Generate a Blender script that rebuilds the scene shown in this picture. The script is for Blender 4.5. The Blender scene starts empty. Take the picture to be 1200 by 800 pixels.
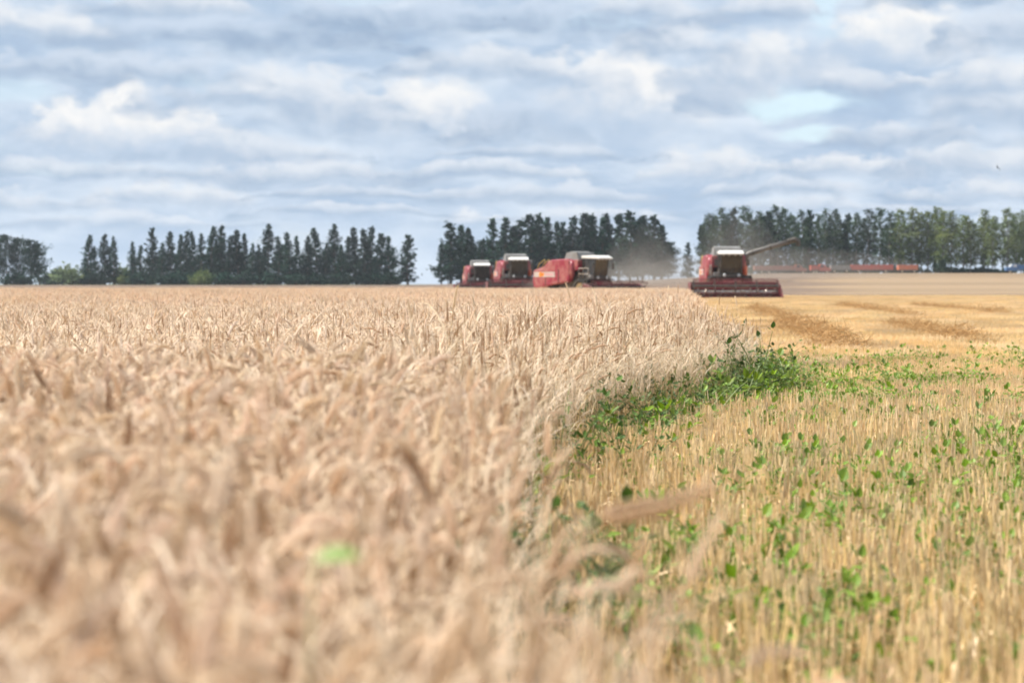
import bpy, math, random
import numpy as np
from mathutils import Vector, Matrix
sc = bpy.context.scene
col = sc.collection
R = math.radians
FPX = 2333.0          # focal length in photo pixels (1200 wide)
CAM_H = 1.15
HOR = 333.0           # horizon row of the photo

# ------------------------------------------------------------------ camera
cam_d = bpy.data.cameras.new("camera"); cam = bpy.data.objects.new("camera", cam_d); col.objects.link(cam)
cam_d.sensor_width = 36.0; cam_d.lens = 36.0 * FPX / 1200.0
cam.location = (0, 0, CAM_H)
cam.rotation_euler = (R(90) - math.atan((400 - HOR) / FPX), 0, 0)
cam_d.clip_start = 0.05; cam_d.clip_end = 9000
cam_d.dof.use_dof = True; cam_d.dof.focus_distance = 17.0
cam_d.dof.aperture_fstop = 3.3
sc.camera = cam

# ------------------------------------------------------------------ sky + sun
SUN_AZ = -80.0   # clockwise from the viewing direction (+Y): sun on the left
SUN_EL = 53.0
world = bpy.data.worlds.new("World"); sc.world = world; world.use_nodes = True
wt = world.node_tree; wt.nodes.clear()
def N(t, typ, **kw):
    n = t.nodes.new(typ)
    for k, v in kw.items(): setattr(n, k, v)
    return n
def setin(t, sock, v):
    if isinstance(v, bpy.types.NodeSocket): t.links.new(v, sock)
    else: sock.default_value = v
def MA(t, op, a, b=0.0, c=0.0, clamp=False):
    n = N(t, 'ShaderNodeMath', operation=op, use_clamp=clamp)
    for s, v in zip(n.inputs, (a, b, c)): setin(t, s, v)
    return n.outputs[0]
def VM(t, op, a, b=(0, 0, 0)):
    n = N(t, 'ShaderNodeVectorMath', operation=op)
    setin(t, n.inputs[0], a); setin(t, n.inputs[1], b)
    return n.outputs['Value'] if op in ('DOT_PRODUCT', 'LENGTH') else n.outputs[0]
def MIX(t, f, a, b, mode='MIX'):
    n = N(t, 'ShaderNodeMix', data_type='RGBA', blend_type=mode)
    setin(t, n.inputs[0], f); setin(t, n.inputs[6], a); setin(t, n.inputs[7], b)
    return n.outputs[2]
def SMOOTH(t, x, lo, hi, a=0.0, b=1.0):
    n = N(t, 'ShaderNodeMapRange', interpolation_type='SMOOTHSTEP')
    for s, v in zip(n.inputs, (x, lo, hi, a, b)): setin(t, s, v)
    return n.outputs[0]
def NOISE(t, vec, scale, detail=5, rough=0.55, dist=0.0, out=0):
    n = N(t, 'ShaderNodeTexNoise')
    if vec is not None: t.links.new(vec, n.inputs['Vector'])
    n.inputs['Scale'].default_value = scale; n.inputs['Detail'].default_value = detail
    n.inputs['Roughness'].default_value = rough; n.inputs['Distortion'].default_value = dist
    return n.outputs[out]
def c4(c): return (c[0], c[1], c[2], 1.0)

def build_sky():
    t = wt
    tc = N(t, 'ShaderNodeTexCoord'); sep = N(t, 'ShaderNodeSeparateXYZ'); t.links.new(tc.outputs['Generated'], sep.inputs[0])
    x, y, z = sep.outputs
    az = MA(t, 'ARCTAN2', x, y)
    el = MA(t, 'ARCSINE', z)
    u = MA(t, 'MULTIPLY', az, FPX / 100.0)         # compass angle and height angle, in units of 2.46 degrees
    v = MA(t, 'MULTIPLY', el, FPX / 100.0)
    cmb = N(t, 'ShaderNodeCombineXYZ'); t.links.new(u, cmb.inputs[0]); t.links.new(v, cmb.inputs[1])
    uv = cmb.outputs[0]
    sky = N(t, 'ShaderNodeTexSky', sky_type='NISHITA', sun_disc=False)
    sky.sun_elevation = R(SUN_EL); sky.sun_rotation = R(SUN_AZ); sky.altitude = 150
    skyc = MIX(t, 1.0, sky.outputs[0], c4((.1, .1, .1)), 'MULTIPLY')
    # billows bend the coordinates
    w0 = VM(t, 'SUBTRACT', NOISE(t, VM(t, 'MULTIPLY', uv, (.8, 1.5, 1.0)), 1.2, 3, 0.5, 0.0, 1), (0.5, 0.5, 0.5))
    uvw = VM(t, 'ADD', uv, VM(t, 'MULTIPLY', w0, (.6, .30, 0.0)))
    sw = N(t, 'ShaderNodeSeparateXYZ'); t.links.new(uvw, sw.inputs[0]); uw, vw = sw.outputs[0], sw.outputs[1]
    bump = MA(t, 'SUBTRACT', NOISE(t, VM(t, 'MULTIPLY', uv, (1.0, 1.35, 1.0)), 1.9, 8, .56), .5)
    bumpb = MA(t, 'SUBTRACT', NOISE(t, VM(t, 'MULTIPLY', uvw, (.8, 1.8, 1.0)), 1.7, 6, .55), .5)
    shade = MA(t, 'SUBTRACT', NOISE(t, VM(t, 'ADD', VM(t, 'MULTIPLY', uvw, (1.0, 1.2, 1.0)), (7.3, 2.1, 0)), 2.2, 7, .58), .5)
    # thin veil of layered cloud behind everything
    n1 = NOISE(t, VM(t, 'MULTIPLY', uvw, (0.6, 1.6, 1.0)), 1.0, 7, 0.55)
    veil = MIX(t, SMOOTH(t, n1, .32, .68), c4((.265, .345, .455)), c4((.45, .505, .57)))
    clear = SMOOTH(t, NOISE(t, VM(t, 'MULTIPLY', uv, (.35, 1.1, 1.0)), 1.0, 4, .5), .60, .72, 0.0, .6)
    colr = MIX(t, clear, veil, skyc)
    gapc = MIX(t, .72, skyc, c4((.47, .585, .645)))
    def gap(colr, px, py, rx, ry, amp):
        d = VM(t, 'MULTIPLY', VM(t, 'SUBTRACT', uvw, ((px - 600) / 100.0, (HOR - py) / 100.0, 0)), (100.0 / rx, 100.0 / ry, 0))
        g = MA(t, 'POWER', .3679, VM(t, 'DOT_PRODUCT', d, d))
        return MIX(t, SMOOTH(t, MA(t, 'MULTIPLY_ADD', bump, .9, g), .25, .75, 0.0, amp), colr, gapc)
    for g_ in ((930, 124, 80, 20, .95), (955, 158, 50, 10, .7), (18, 112, 70, 14, .4), (958, 12, 24, 30, .7), (700, 34, 60, 10, .5), (90, 198, 90, 8, .5), (430, 8, 50, 6, .3)): colr = gap(colr, *g_)
    def heap(colr, px, base, w, h, b, soft=.40, op=.91):
        """one cumulus: flat grey base, lumpy sun-lit top"""
        du = MA(t, 'MULTIPLY', MA(t, 'SUBTRACT', uw, (px - 600) / 100.0), 100.0 / w)
        tt = MA(t, 'MULTIPLY', MA(t, 'SUBTRACT', vw, (HOR - base) / 100.0), 100.0 / h)
        k = min(1.5, 26.0 / h + .55)
        edge = MA(t, 'SUBTRACT', MA(t, 'MULTIPLY_ADD', bump, 1.7 * k, 1.0), MA(t, 'ADD', MA(t, 'MULTIPLY', du, du), tt))
        a = MA(t, 'MULTIPLY', SMOOTH(t, edge, 0.0, soft), SMOOTH(t, MA(t, 'MULTIPLY_ADD', bumpb, 1.0 * k, tt), -.30, .30))
        lit = SMOOTH(t, MA(t, 'ADD', MA(t, 'MULTIPLY_ADD', shade, 1.15, tt), MA(t, 'MULTIPLY', du, .12)), -.10, .72)
        lo = tuple(v0 + (v1 - v0) * b for v0, v1 in zip((.185, .255, .355), (.315, .385, .48)))
        hi = tuple(v0 + (v1 - v0) * b for v0, v1 in zip((.35, .42, .515), (.60, .592, .58)))
        return MIX(t, MA(t, 'MULTIPLY', a, op), colr, MIX(t, lit, c4(lo), c4(hi)))
    H_ = [(560, 268, 80, 24, .75), (690, 262, 150, 24, .5), (150, 266, 180, 18, .45), (1000, 252, 240, 20, .4), (400, 254, 150, 18, .4),
          (205, 242, 140, 32, .65), (40, 246, 110, 28, .5), (640, 236, 170, 24, .4), (930, 230, 180, 20, .4), (1130, 236, 150, 30, .5), (420, 232, 150, 18, .35),
          (340, 214, 200, 36, .5), (90, 208, 150, 24, .45), (570, 208, 150, 22, .45), (840, 212, 130, 42, .75), (970, 210, 130, 32, .65), (1140, 206, 150, 38, .55),
          (300, 188, 170, 32, .45), (1060, 174, 140, 34, .4), (640, 184, 150, 22, .35),
          (150, 180, 160, 86, 1.0), (85, 176, 80, 66, .9), (505, 166, 125, 92, .95), (400, 152, 130, 60, .55), (600, 160, 100, 52, .15), (735, 152, 125, 108, 1.0), (670, 104, 90, 54, .75), (1170, 152, 120, 56, .5), (860, 130, 80, 50, .5),
          (330, 128, 190, 52, .6), (890, 108, 140, 74, .72), (560, 92, 150, 40, .5), (1020, 114, 100, 34, .55), (1150, 118, 120, 48, .7),
          (90, 98, 240, 36, .22), (1050, 80, 130, 82, 1.0), (1170, 66, 110, 54, .3), (800, 68, 100, 44, .5),
          (270, 62, 280, 44, .10), (45, 58, 120, 52, .65), (540, 42, 260, 50, .10), (210, 24, 140, 26, .5), (770, 30, 110, 36, .45), (890, 24, 90, 30, .45), (1120, 12, 120, 26, .35)]
    for q in H_: colr = heap(colr, *q)
    for g_ in ((930, 124, 66, 15, .8), (950, 158, 30, 8, .5)): colr = gap(colr, *g_)
    # low air near the horizon is paler and bluer
    hz = SMOOTH(t, v, 0.0, 1.2, 0.40, 0.0)
    colr = MIX(t, hz, colr, c4((.40, .49, .60)))
    bg = N(t, 'ShaderNodeBackground'); t.links.new(colr, bg.inputs[0]); bg.inputs[1].default_value = 1.0
    out = N(t, 'ShaderNodeOutputWorld'); t.links.new(bg.outputs[0], out.inputs[0])
build_sky()
sun_d = bpy.data.lights.new("sun", 'SUN'); sun_d.energy = 5.0; sun_d.angle = R(0.5); sun_d.color = (1.0, .955, .88)
sun = bpy.data.objects.new("sun", sun_d); col.objects.link(sun)
sd = Vector((math.sin(R(SUN_AZ)) * math.cos(R(SUN_EL)), math.cos(R(SUN_AZ)) * math.cos(R(SUN_EL)), math.sin(R(SUN_EL))))
sun.rotation_euler = sd.to_track_quat('Z', 'Y').to_euler(); sun.location = (-60, -20, 80)

vs = sc.view_settings
vs.view_transform = 'Standard'; vs.look = 'None'; vs.exposure = 0.74; vs.gamma = 1.0; vs.use_curve_mapping = False
sc.render.engine = 'CYCLES'
cy = sc.cycles
cy.max_bounces = 6; cy.diffuse_bounces = 3; cy.glossy_bounces = 2; cy.transmission_bounces = 4; cy.transparent_max_bounces = 8; cy.volume_bounces = 0
cy.use_adaptive_sampling = True; cy.adaptive_threshold = 0.02; cy.adaptive_min_samples = 12
cy.use_denoising = True
try: cy.denoiser = 'OPENIMAGEDENOISE'
except Exception: pass
cy.pixel_filter_type = 'BLACKMAN_HARRIS'; cy.filter_width = 1.8
cy.sample_clamp_indirect = 4.0

# ------------------------------------------------------------------ helpers
def ground_z(x, y):
    x = np.asarray(x, float); y = np.asarray(y, float)
    s = x / np.maximum(np.abs(y), 1.0)
    A = np.interp(s, [-.6, -.05, -.03, .08, .10, .13, .6], [.95, .95, 1.2, 2.3, 3.1, 3.75, 3.75])
    f = np.clip((y - 165) / 315.0, 0, 1); f = f * f * (3 - 2 * f)
    far = np.clip((y - 560) / 400.0, 0, 1)
    return A * f - far * np.maximum(A - .9, 0)
def at(px, D): return (px - 600) / FPX * D
def zat(py, D): return CAM_H + (HOR - py) / FPX * D

class MB:
    """collects shapes, links them as one mesh"""
    def __init__(s): s.v = []; s.f = []; s.m = []; s.n = 0
    def add(s, v, f, m=0):
        v = np.asarray(v, float).reshape(-1, 3); s.v.append(v)
        for q in f: s.f.append(tuple(i + s.n for i in q)); s.m.append(m)
        s.n += len(v)
    def box(s, a, b, m=0, M=None):
        (x0, y0, z0), (x1, y1, z1) = a, b
        v = np.array([(x0,y0,z0),(x1,y0,z0),(x1,y1,z0),(x0,y1,z0),(x0,y0,z1),(x1,y0,z1),(x1,y1,z1),(x0,y1,z1)], float)
        if M is not None: v = np.array([tuple(M @ Vector(p)) for p in v])
        s.add(v, [(0,3,2,1),(4,5,6,7),(0,1,5,4),(1,2,6,5),(2,3,7,6),(3,0,4,7)], m)
    def prism(s, prof, x0, x1, axis='x', m=0):
        """closed profile of (a,b) extruded along an axis; profile counter-clockwise"""
        k = len(prof)
        def p(a, b, c): return {'x': (c, a, b), 'y': (a, c, b), 'z': (a, b, c)}[axis]
        v = [p(a, b, x0) for a, b in prof] + [p(a, b, x1) for a, b in prof]
        f = [tuple(range(k))[::-1], tuple(range(k, 2 * k))] + [(i, (i + 1) % k, k + (i + 1) % k, k + i) for i in range(k)]
        s.add(v, f, m)
    def tube(s, pts, rad, sides=6, m=0, cap=True, flat=1.0):
        pts = [Vector(p) for p in pts]; k = len(pts)
        if not hasattr(rad, '__len__'): rad = [rad] * k
        ref = None; V = []
        for i in range(k):
            t = (pts[min(i + 1, k - 1)] - pts[max(i - 1, 0)])
            if t.length < 1e-9: t = Vector((0, 0, 1))
            t.normalize()
            if ref is None:
                ref = Vector((1, 0, 0)) if abs(t.x) < .8 else Vector((0, 1, 0))
            a = (ref - t * ref.dot(t)).normalized(); ref = a; b = t.cross(a)
            for j in range(sides):
                an = 2 * math.pi * j / sides
                V.append(pts[i] + (a * math.cos(an) + b * math.sin(an) * flat) * rad[i])
        F = []
        for i in range(k - 1):
            for j in range(sides):
                F.append((i * sides + j, i * sides + (j + 1) % sides, (i + 1) * sides + (j + 1) % sides, (i + 1) * sides + j))
        if cap:
            F.append(tuple(range(sides))[::-1]); F.append(tuple((k - 1) * sides + j for j in range(sides)))
        s.add([tuple(p) for p in V], F, m)
    def lathe(s, prof, c, axis='x', sides=24, m=0):
        """ring profile of (radius, offset along the axis) turned round an axis through c"""
        V = []; k = len(prof)
        for j in range(sides):
            an = 2 * math.pi * j / sides; ca, sa = math.cos(an), math.sin(an)
            for r, o in prof:
                q = {'x': (o, r * ca, r * sa), 'y': (r * ca, o, r * sa), 'z': (r * ca, r * sa, o)}[axis]
                V.append((c[0] + q[0], c[1] + q[1], c[2] + q[2]))
        F = []
        for j in range(sides):
            n = (j + 1) % sides
            for i in range(k - 1): F.append((j * k + i, n * k + i, n * k + i + 1, j * k + i + 1))
        s.add(V, F, m)
    def ribbon(s, pts, wid, side, m=0):
        pts = [Vector(p) for p in pts]; V = []
        for i, p in enumerate(pts):
            w = wid[i] if hasattr(wid, '__len__') else wid
            sv = side[i] if isinstance(side, list) else side
            V += [p - sv * w * .5, p + sv * w * .5]
        s.add([tuple(p) for p in V], [(2*i, 2*i+1, 2*i+3, 2*i+2) for i in range(len(pts) - 1)], m)
    def mesh(s, name, mats, smooth=False):
        me = bpy.data.meshes.new(name)
        V = np.concatenate(s.v) if s.v else np.zeros((0, 3))
        me.from_pydata(V.tolist(), [], s.f)
        for mm in (mats if isinstance(mats, (list, tuple)) else [mats]): me.materials.append(mm)
        me.polygons.foreach_set('material_index', s.m)
        if smooth: me.polygons.foreach_set('use_smooth', [True] * len(s.f))
        me.update(); return me
    def build(s, name, mats, parent=None, smooth=False, bevel=0.0):
        o = bpy.data.objects.new(name, s.mesh(name, mats, smooth)); col.objects.link(o)
        if parent is not None: o.parent = parent
        if bevel:
            b = o.modifiers.new('bevel', 'BEVEL'); b.width = bevel; b.segments = 2; b.limit_method = 'ANGLE'; b.angle_limit = R(40)
        return o
def tag(o, label=None, cat=None, group=None, kind=None):
    if label: o['label'] = label
    if cat: o['category'] = cat
    if group: o['group'] = group
    if kind: o['kind'] = kind
    return o
def empty(name, loc, rz=0.0):
    o = bpy.data.objects.new(name, None); col.objects.link(o); o.location = loc; o.rotation_euler = (0, 0, rz); o.empty_display_size = .3
    return o
def copy_tree(o, parent=None):
    c = o.copy(); col.objects.link(c)
    if parent is not None: c.parent = parent
    for ch in list(o.children): copy_tree(ch, c)
    return c
def ordinal(n):
    w = ['first','second','third','fourth','fifth','sixth','seventh','eighth','ninth','tenth','eleventh','twelfth','thirteenth','fourteenth','fifteenth','sixteenth','seventeenth','eighteenth','nineteenth','twentieth']
    if n <= 20: return w[n - 1]
    tens = {2: 'twenty', 3: 'thirty', 4: 'forty'}[n // 10]
    return tens + '-' + w[n % 10 - 1] if n % 10 else tens[:-1] + 'ieth'

# ------------------------------------------------------------------ materials
def mat(name, c, rough=.6, spec=.3, metal=0.0, vary=0.0, c2=None, scale=3.0, obj_rand=0.0, transl=0.0, bump=0.0, coat=0.0, coord='Object'):
    m = bpy.data.materials.new(name); m.use_nodes = True; t = m.node_tree; t.nodes.clear()
    out = N(t, 'ShaderNodeOutputMaterial'); p = N(t, 'ShaderNodeBsdfPrincipled')
    p.inputs['Roughness'].default_value = rough; p.inputs['Specular IOR Level'].default_value = spec; p.inputs['Metallic'].default_value = metal
    if coat: p.inputs['Coat Weight'].default_value = coat; p.inputs['Coat Roughness'].default_value = .15
    tc = N(t, 'ShaderNodeTexCoord'); vec = tc.outputs[coord]
    rgb = N(t, 'ShaderNodeRGB'); rgb.outputs[0].default_value = c4(c); colr = rgb.outputs[0]
    if c2 is not None:
        nz = NOISE(t, vec, scale, 5, .6)
        colr = MIX(t, SMOOTH(t, nz, .36, .66), colr, c4(c2))
    if vary or obj_rand:
        h = N(t, 'ShaderNodeHueSaturation'); t.links.new(colr, h.inputs['Color'])
        val = 1.0
        if vary:
            nz2 = NOISE(t, vec, scale * 4.3, 3, .6)
            val = MA(t, 'MULTIPLY_ADD', MA(t, 'SUBTRACT', nz2, .5), vary * 2, 1.0)
        if obj_rand:
            oi = N(t, 'ShaderNodeObjectInfo')
            rr = MA(t, 'MULTIPLY_ADD', MA(t, 'SUBTRACT', oi.outputs['Random'], .5), obj_rand * 2, 1.0)
            val = MA(t, 'MULTIPLY', val, rr)
            r2 = MA(t, 'FRACT', MA(t, 'MULTIPLY', oi.outputs['Random'], 37.13))
            setin(t, h.inputs['Saturation'], MA(t, 'MULTIPLY_ADD', r2, .25, .88))
            setin(t, h.inputs['Hue'], MA(t, 'MULTIPLY_ADD', MA(t, 'FRACT', MA(t, 'MULTIPLY', oi.outputs['Random'], 91.7)), .016, .492))
        setin(t, h.inputs['Value'], val); colr = h.outputs[0]
    t.links.new(colr, p.inputs['Base Color'])
    if bump:
        b = N(t, 'ShaderNodeBump'); b.inputs['Strength'].default_value = bump; t.links.new(NOISE(t, vec, scale * 6, 4), b.inputs['Height']); t.links.new(b.outputs[0], p.inputs['Normal'])
    if transl:
        tr = N(t, 'ShaderNodeBsdfTranslucent'); t.links.new(colr, tr.inputs[0])
        ms = N(t, 'ShaderNodeMixShader'); ms.inputs[0].default_value = transl
        t.links.new(p.outputs[0], ms.inputs[1]); t.links.new(tr.outputs[0], ms.inputs[2]); t.links.new(ms.outputs[0], out.inputs[0])
    else: t.links.new(p.outputs[0], out.inputs[0])
    return m
M = {}
M['straw_stem'] = mat('straw_stem', (.78, .62, .435), .5, .35, obj_rand=.10, transl=.2)
M['wheat_ear'] = mat('wheat_ear', (.76, .575, .405), .6, .25, c2=(.83, .66, .49), scale=40, obj_rand=.12, transl=.28)
M['dark_ear'] = mat('dark_ear', (.34, .19, .10), .65, .2, c2=(.44, .26, .15), scale=60)
M['old_leaf'] = mat('old_leaf', (.34, .235, .125), .7, .15, c2=(.46, .34, .20), scale=20, obj_rand=.25, transl=.2)
M['old_stem'] = mat('old_stem', (.46, .335, .175), .6, .25, obj_rand=.25)
M['brown_ear'] = mat('brown_ear', (.44, .285, .17), .65, .2, c2=(.54, .37, .235), scale=50)
M['dry_leaf'] = mat('dry_leaf', (.85, .70, .53), .55, .3, obj_rand=.10, transl=.45)
M['stubble'] = mat('stubble', (.77, .575, .32), .5, .35, vary=.2, scale=6, obj_rand=.22, transl=.1)
M['loose_straw'] = mat('loose_straw', (.68, .50, .29), .55, .3, vary=.2, scale=8, obj_rand=.15)
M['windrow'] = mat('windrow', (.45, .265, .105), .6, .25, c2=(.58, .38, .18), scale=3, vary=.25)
M['weed_leaf'] = mat('weed_leaf', (.16, .26, .035), .5, .3, c2=(.25, .34, .06), scale=9, vary=.2, obj_rand=.28, transl=.3)
M['weed_leaf_dark'] = mat('weed_leaf_dark', (.065, .12, .028), .55, .25, c2=(.11, .16, .045), scale=9, vary=.2, obj_rand=.35, transl=.25)
M['weed_stem'] = mat('weed_stem', (.17, .22, .06), .5, .3)
M['leaf_dark'] = mat('leaf_dark', (.011, .036, .026), .7, .06, c2=(.024, .056, .030), scale=.35, obj_rand=.3, transl=.12)  # cloud shade over the left and middle trees is put into this leaf colour
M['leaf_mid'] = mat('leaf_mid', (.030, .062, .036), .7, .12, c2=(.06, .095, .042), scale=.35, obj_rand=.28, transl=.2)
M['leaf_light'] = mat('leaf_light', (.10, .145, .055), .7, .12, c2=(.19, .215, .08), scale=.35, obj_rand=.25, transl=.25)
M['bark'] = mat('bark', (.09, .07, .05), .8, .1, vary=.3)
M['birch_bark'] = mat('birch_bark', (.24, .22, .19), .7, .1, c2=(.10, .09, .08), scale=2.2)
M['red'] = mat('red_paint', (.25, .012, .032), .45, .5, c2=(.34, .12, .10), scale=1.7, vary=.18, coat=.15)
M['orange'] = mat('orange_red_paint', (.58, .085, .035), .42, .5, c2=(.46, .16, .10), scale=1.6, vary=.18, coat=.15)  # the red paint again, with sunlight on one flank put into the colour
M['dark_red'] = mat('dark_red_paint', (.14, .018, .028), .55, .3, c2=(.16, .075, .06), scale=1.1, vary=.2)
M['white'] = mat('white_paint', (.70, .68, .65), .4, .45, c2=(.66, .62, .56), scale=.9, vary=.06)
M['grey'] = mat('grey_metal', (.25, .24, .225), .5, .4, .1, c2=(.20, .185, .165), scale=1.2, vary=.1)
M['dark_metal'] = mat('dark_metal', (.06, .055, .05), .5, .4, .2, c2=(.12, .10, .08), scale=2.0, vary=.2)
M['auger_paint'] = mat('auger_paint', (.15, .135, .12), .5, .4, c2=(.11, .095, .085), scale=1.2, vary=.1)
M['steel'] = mat('worn_steel', (.38, .35, .32), .35, .5, .5, c2=(.25, .19, .14), scale=3, vary=.15)
M['rubber'] = mat('rubber', (.028, .026, .024), .8, .2, c2=(.10, .08, .055), scale=1.6)
M['glass'] = mat('tinted_glass', (.022, .021, .020), .10, .5, c2=(.06, .052, .045), scale=.9)
M['interior'] = mat('cab_interior', (.07, .06, .055), .7, .2)
M['skin'] = mat('skin', (.45, .27, .19), .5, .3)
M['shirt'] = mat('pale_shirt', (.55, .54, .52), .8, .1)
M['rim'] = mat('cream_rim', (.62, .52, .36), .45, .4, vary=.1)
M['lamp_glass'] = mat('lamp_glass', (.55, .55, .53), .12, .6)
M['logo_orange'] = mat('logo_orange', (.80, .24, .03), .4, .4)
M['dusty_white'] = mat('dusty_white', (.50, .44, .40), .5, .3, c2=(.40, .33, .28), scale=2)
M['yellow'] = mat('yellow_paint', (.42, .28, .07), .45, .4)
M['letter_grey'] = mat('letter_pink', (.62, .30, .30), .45, .4)
M['truck_red'] = mat('truck_red', (.50, .065, .035), .5, .4, c2=(.40, .09, .06), scale=.8, vary=.12)
M['truck_faded'] = mat('truck_faded', (.36, .12, .085), .6, .3, c2=(.30, .14, .10), scale=.8, vary=.12)
M['truck_orange'] = mat('truck_orange', (.58, .15, .06), .5, .4, c2=(.48, .16, .08), scale=.8, vary=.12)
M['truck_blue'] = mat('truck_blue', (.06, .15, .34), .45, .4, c2=(.10, .18, .32), scale=.8, vary=.12)
M['feather'] = mat('dark_feather', (.030, .032, .038), .6, .3, vary=.2, scale=20)
M['green_blade'] = mat('green_blade', (.28, .42, .13), .4, .4, vary=.15, scale=12, transl=.35)

def ground_material():
    m = bpy.data.materials.new('field_ground'); m.use_nodes = True; t = m.node_tree; t.nodes.clear()
    out = N(t, 'ShaderNodeOutputMaterial'); p = N(t, 'ShaderNodeBsdfPrincipled'); p.inputs['Roughness'].default_value = .9; p.inputs['Specular IOR Level'].default_value = .1
    geo = N(t, 'ShaderNodeNewGeometry'); pos = geo.outputs['Position']
    sep = N(t, 'ShaderNodeSeparateXYZ'); t.links.new(pos, sep.inputs[0]); x, y = sep.outputs[0], sep.outputs[1]
    n_f = NOISE(t, pos, 9.0, 6, .65); n_m = NOISE(t, pos, .7, 5, .6)
    stv = VM(t, 'MULTIPLY', pos, (26.0, 4.0, 10.0)); n_s = NOISE(t, stv, 1.0, 5, .6)
    soil = MIX(t, SMOOTH(t, n_f, .3, .7), c4((.15, .105, .062)), c4((.33, .235, .135)))
    straw = MIX(t, SMOOTH(t, n_s, .3, .7), c4((.60, .43, .23)), c4((.72, .54, .31)))
    near = MIX(t, SMOOTH(t, MA(t, 'ADD', n_m, MA(t, 'MULTIPLY', n_s, .4)), .5, .9), soil, straw)
    near = MIX(t, SMOOTH(t, y, 18, 45), near, MIX(t, SMOOTH(t, n_m, .3, .7), c4((.47, .335, .19)), c4((.57, .425, .255))))
    # fields further off: darker brown ground on the left, pale stubble on the right, laid across the view
    wob = MA(t, 'MULTIPLY', MA(t, 'SUBTRACT', NOISE(t, pos, .02, 3), .5), 40.0)
    yy = MA(t, 'ADD', y, wob)
    stripv = VM(t, 'MULTIPLY', pos, (.004, .030, 0)); strips = NOISE(t, stripv, 1.0, 4, .55)
    pale = MIX(t, SMOOTH(t, strips, .38, .62), c4((.195, .138, .085)), c4((.28, .20, .125)))
    dark_field = MIX(t, SMOOTH(t, n_m, .3, .7), c4((.135, .095, .070)), c4((.20, .145, .105)))
    s = MA(t, 'DIVIDE', x, MA(t, 'MAXIMUM', y, 1.0))
    lim = MA(t, 'ADD', s, MA(t, 'MULTIPLY', MA(t, 'SUBTRACT', strips, .5), .16))
    far = MIX(t, SMOOTH(t, lim, .140, .185), dark_field, pale)
    colr = MIX(t, SMOOTH(t, yy, 168, 186), near, far)
    meadow = MIX(t, SMOOTH(t, n_m, .3, .7), c4((.07, .085, .03)), c4((.13, .12, .05)))
    colr = MIX(t, SMOOTH(t, y, 452, 470), colr, meadow)
    t.links.new(colr, p.inputs['Base Color'])
    b = N(t, 'ShaderNodeBump'); b.inputs['Strength'].default_value = .6; b.inputs['Distance'].default_value = .04; t.links.new(n_f, b.inputs['Height']); t.links.new(b.outputs[0], p.inputs['Normal'])
    t.links.new(p.outputs[0], out.inputs[0]); return m

# ------------------------------------------------------------------ ground
ys = np.concatenate([np.linspace(-80, 150, 24), np.linspace(165, 700, 60), np.geomspace(720, 4200, 20)])
xs = np.concatenate([-np.geomspace(2600, 420, 10), np.linspace(-400, 400, 81), np.geomspace(420, 2600, 10)])
gx, gy = np.meshgrid(xs, ys); gz = ground_z(gx, gy)
nx, ny = len(xs), len(ys)
gm = MB(); gm.add(np.stack([gx, gy, gz], -1).reshape(-1, 3), [(j*nx+i, j*nx+i+1, (j+1)*nx+i+1, (j+1)*nx+i) for j in range(ny-1) for i in range(nx-1)])
tag(gm.build('ground', ground_material(), smooth=True), kind='structure')

# ------------------------------------------------------------------ scatter (for uncountable crop only)
def scatter(name, protos, P, rot, scl, idx, kind='stuff'):
    cc = bpy.data.collections.new(name + '_kinds')
    for i, me in enumerate(protos):
        o = bpy.data.objects.new('%s_kind_%02d' % (name, i), me); cc.objects.link(o)
    me = bpy.data.meshes.new(name); n = len(P)
    me.vertices.add(n); me.vertices.foreach_set('co', np.asarray(P, np.float32).reshape(-1))
    a = me.attributes.new('rot', 'FLOAT_VECTOR', 'POINT'); a.data.foreach_set('vector', np.asarray(rot, np.float32).reshape(-1))
    a = me.attributes.new('scl', 'FLOAT_VECTOR', 'POINT'); a.data.foreach_set('vector', np.asarray(scl, np.float32).reshape(-1))
    a = me.attributes.new('idx', 'INT', 'POINT'); a.data.foreach_set('value', np.asarray(idx, np.int32))
    for mm in protos[0].materials: me.materials.append(mm)
    ob = bpy.data.objects.new(name, me); col.objects.link(ob)
    g = bpy.data.node_groups.new(name + '_spread', 'GeometryNodeTree')
    g.interface.new_socket('Geometry', in_out='INPUT', socket_type='NodeSocketGeometry'); g.interface.new_socket('Geometry', in_out='OUTPUT', socket_type='NodeSocketGeometry')
    gi = g.nodes.new('NodeGroupInput'); go = g.nodes.new('NodeGroupOutput')
    ci = g.nodes.new('GeometryNodeCollectionInfo'); ci.inputs[0].default_value = cc; ci.inputs['Separate Children'].default_value = True; ci.inputs['Reset Children'].default_value = True
    ip = g.nodes.new('GeometryNodeInstanceOnPoints'); ip.inputs['Pick Instance'].default_value = True
    def attr(nm, dt):
        q = g.nodes.new('GeometryNodeInputNamedAttribute'); q.data_type = dt; q.inputs[0].default_value = nm
        return [s for s in q.outputs if s.enabled and s.name == 'Attribute'][0]
    e2r = g.nodes.new('FunctionNodeEulerToRotation'); g.links.new(attr('rot', 'FLOAT_VECTOR'), e2r.inputs[0])
    g.links.new(gi.outputs[0], ip.inputs['Points']); g.links.new(ci.outputs[0], ip.inputs['Instance'])
    g.links.new(attr('idx', 'INT'), ip.inputs['Instance Index']); g.links.new(e2r.outputs[0], ip.inputs['Rotation']); g.links.new(attr('scl', 'FLOAT_VECTOR'), ip.inputs['Scale'])
    g.links.new(ip.outputs[0], go.inputs[0])
    md = ob.modifiers.new('spread', 'NODES'); md.node_group = g
    ob['kind'] = kind
    return ob

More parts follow.
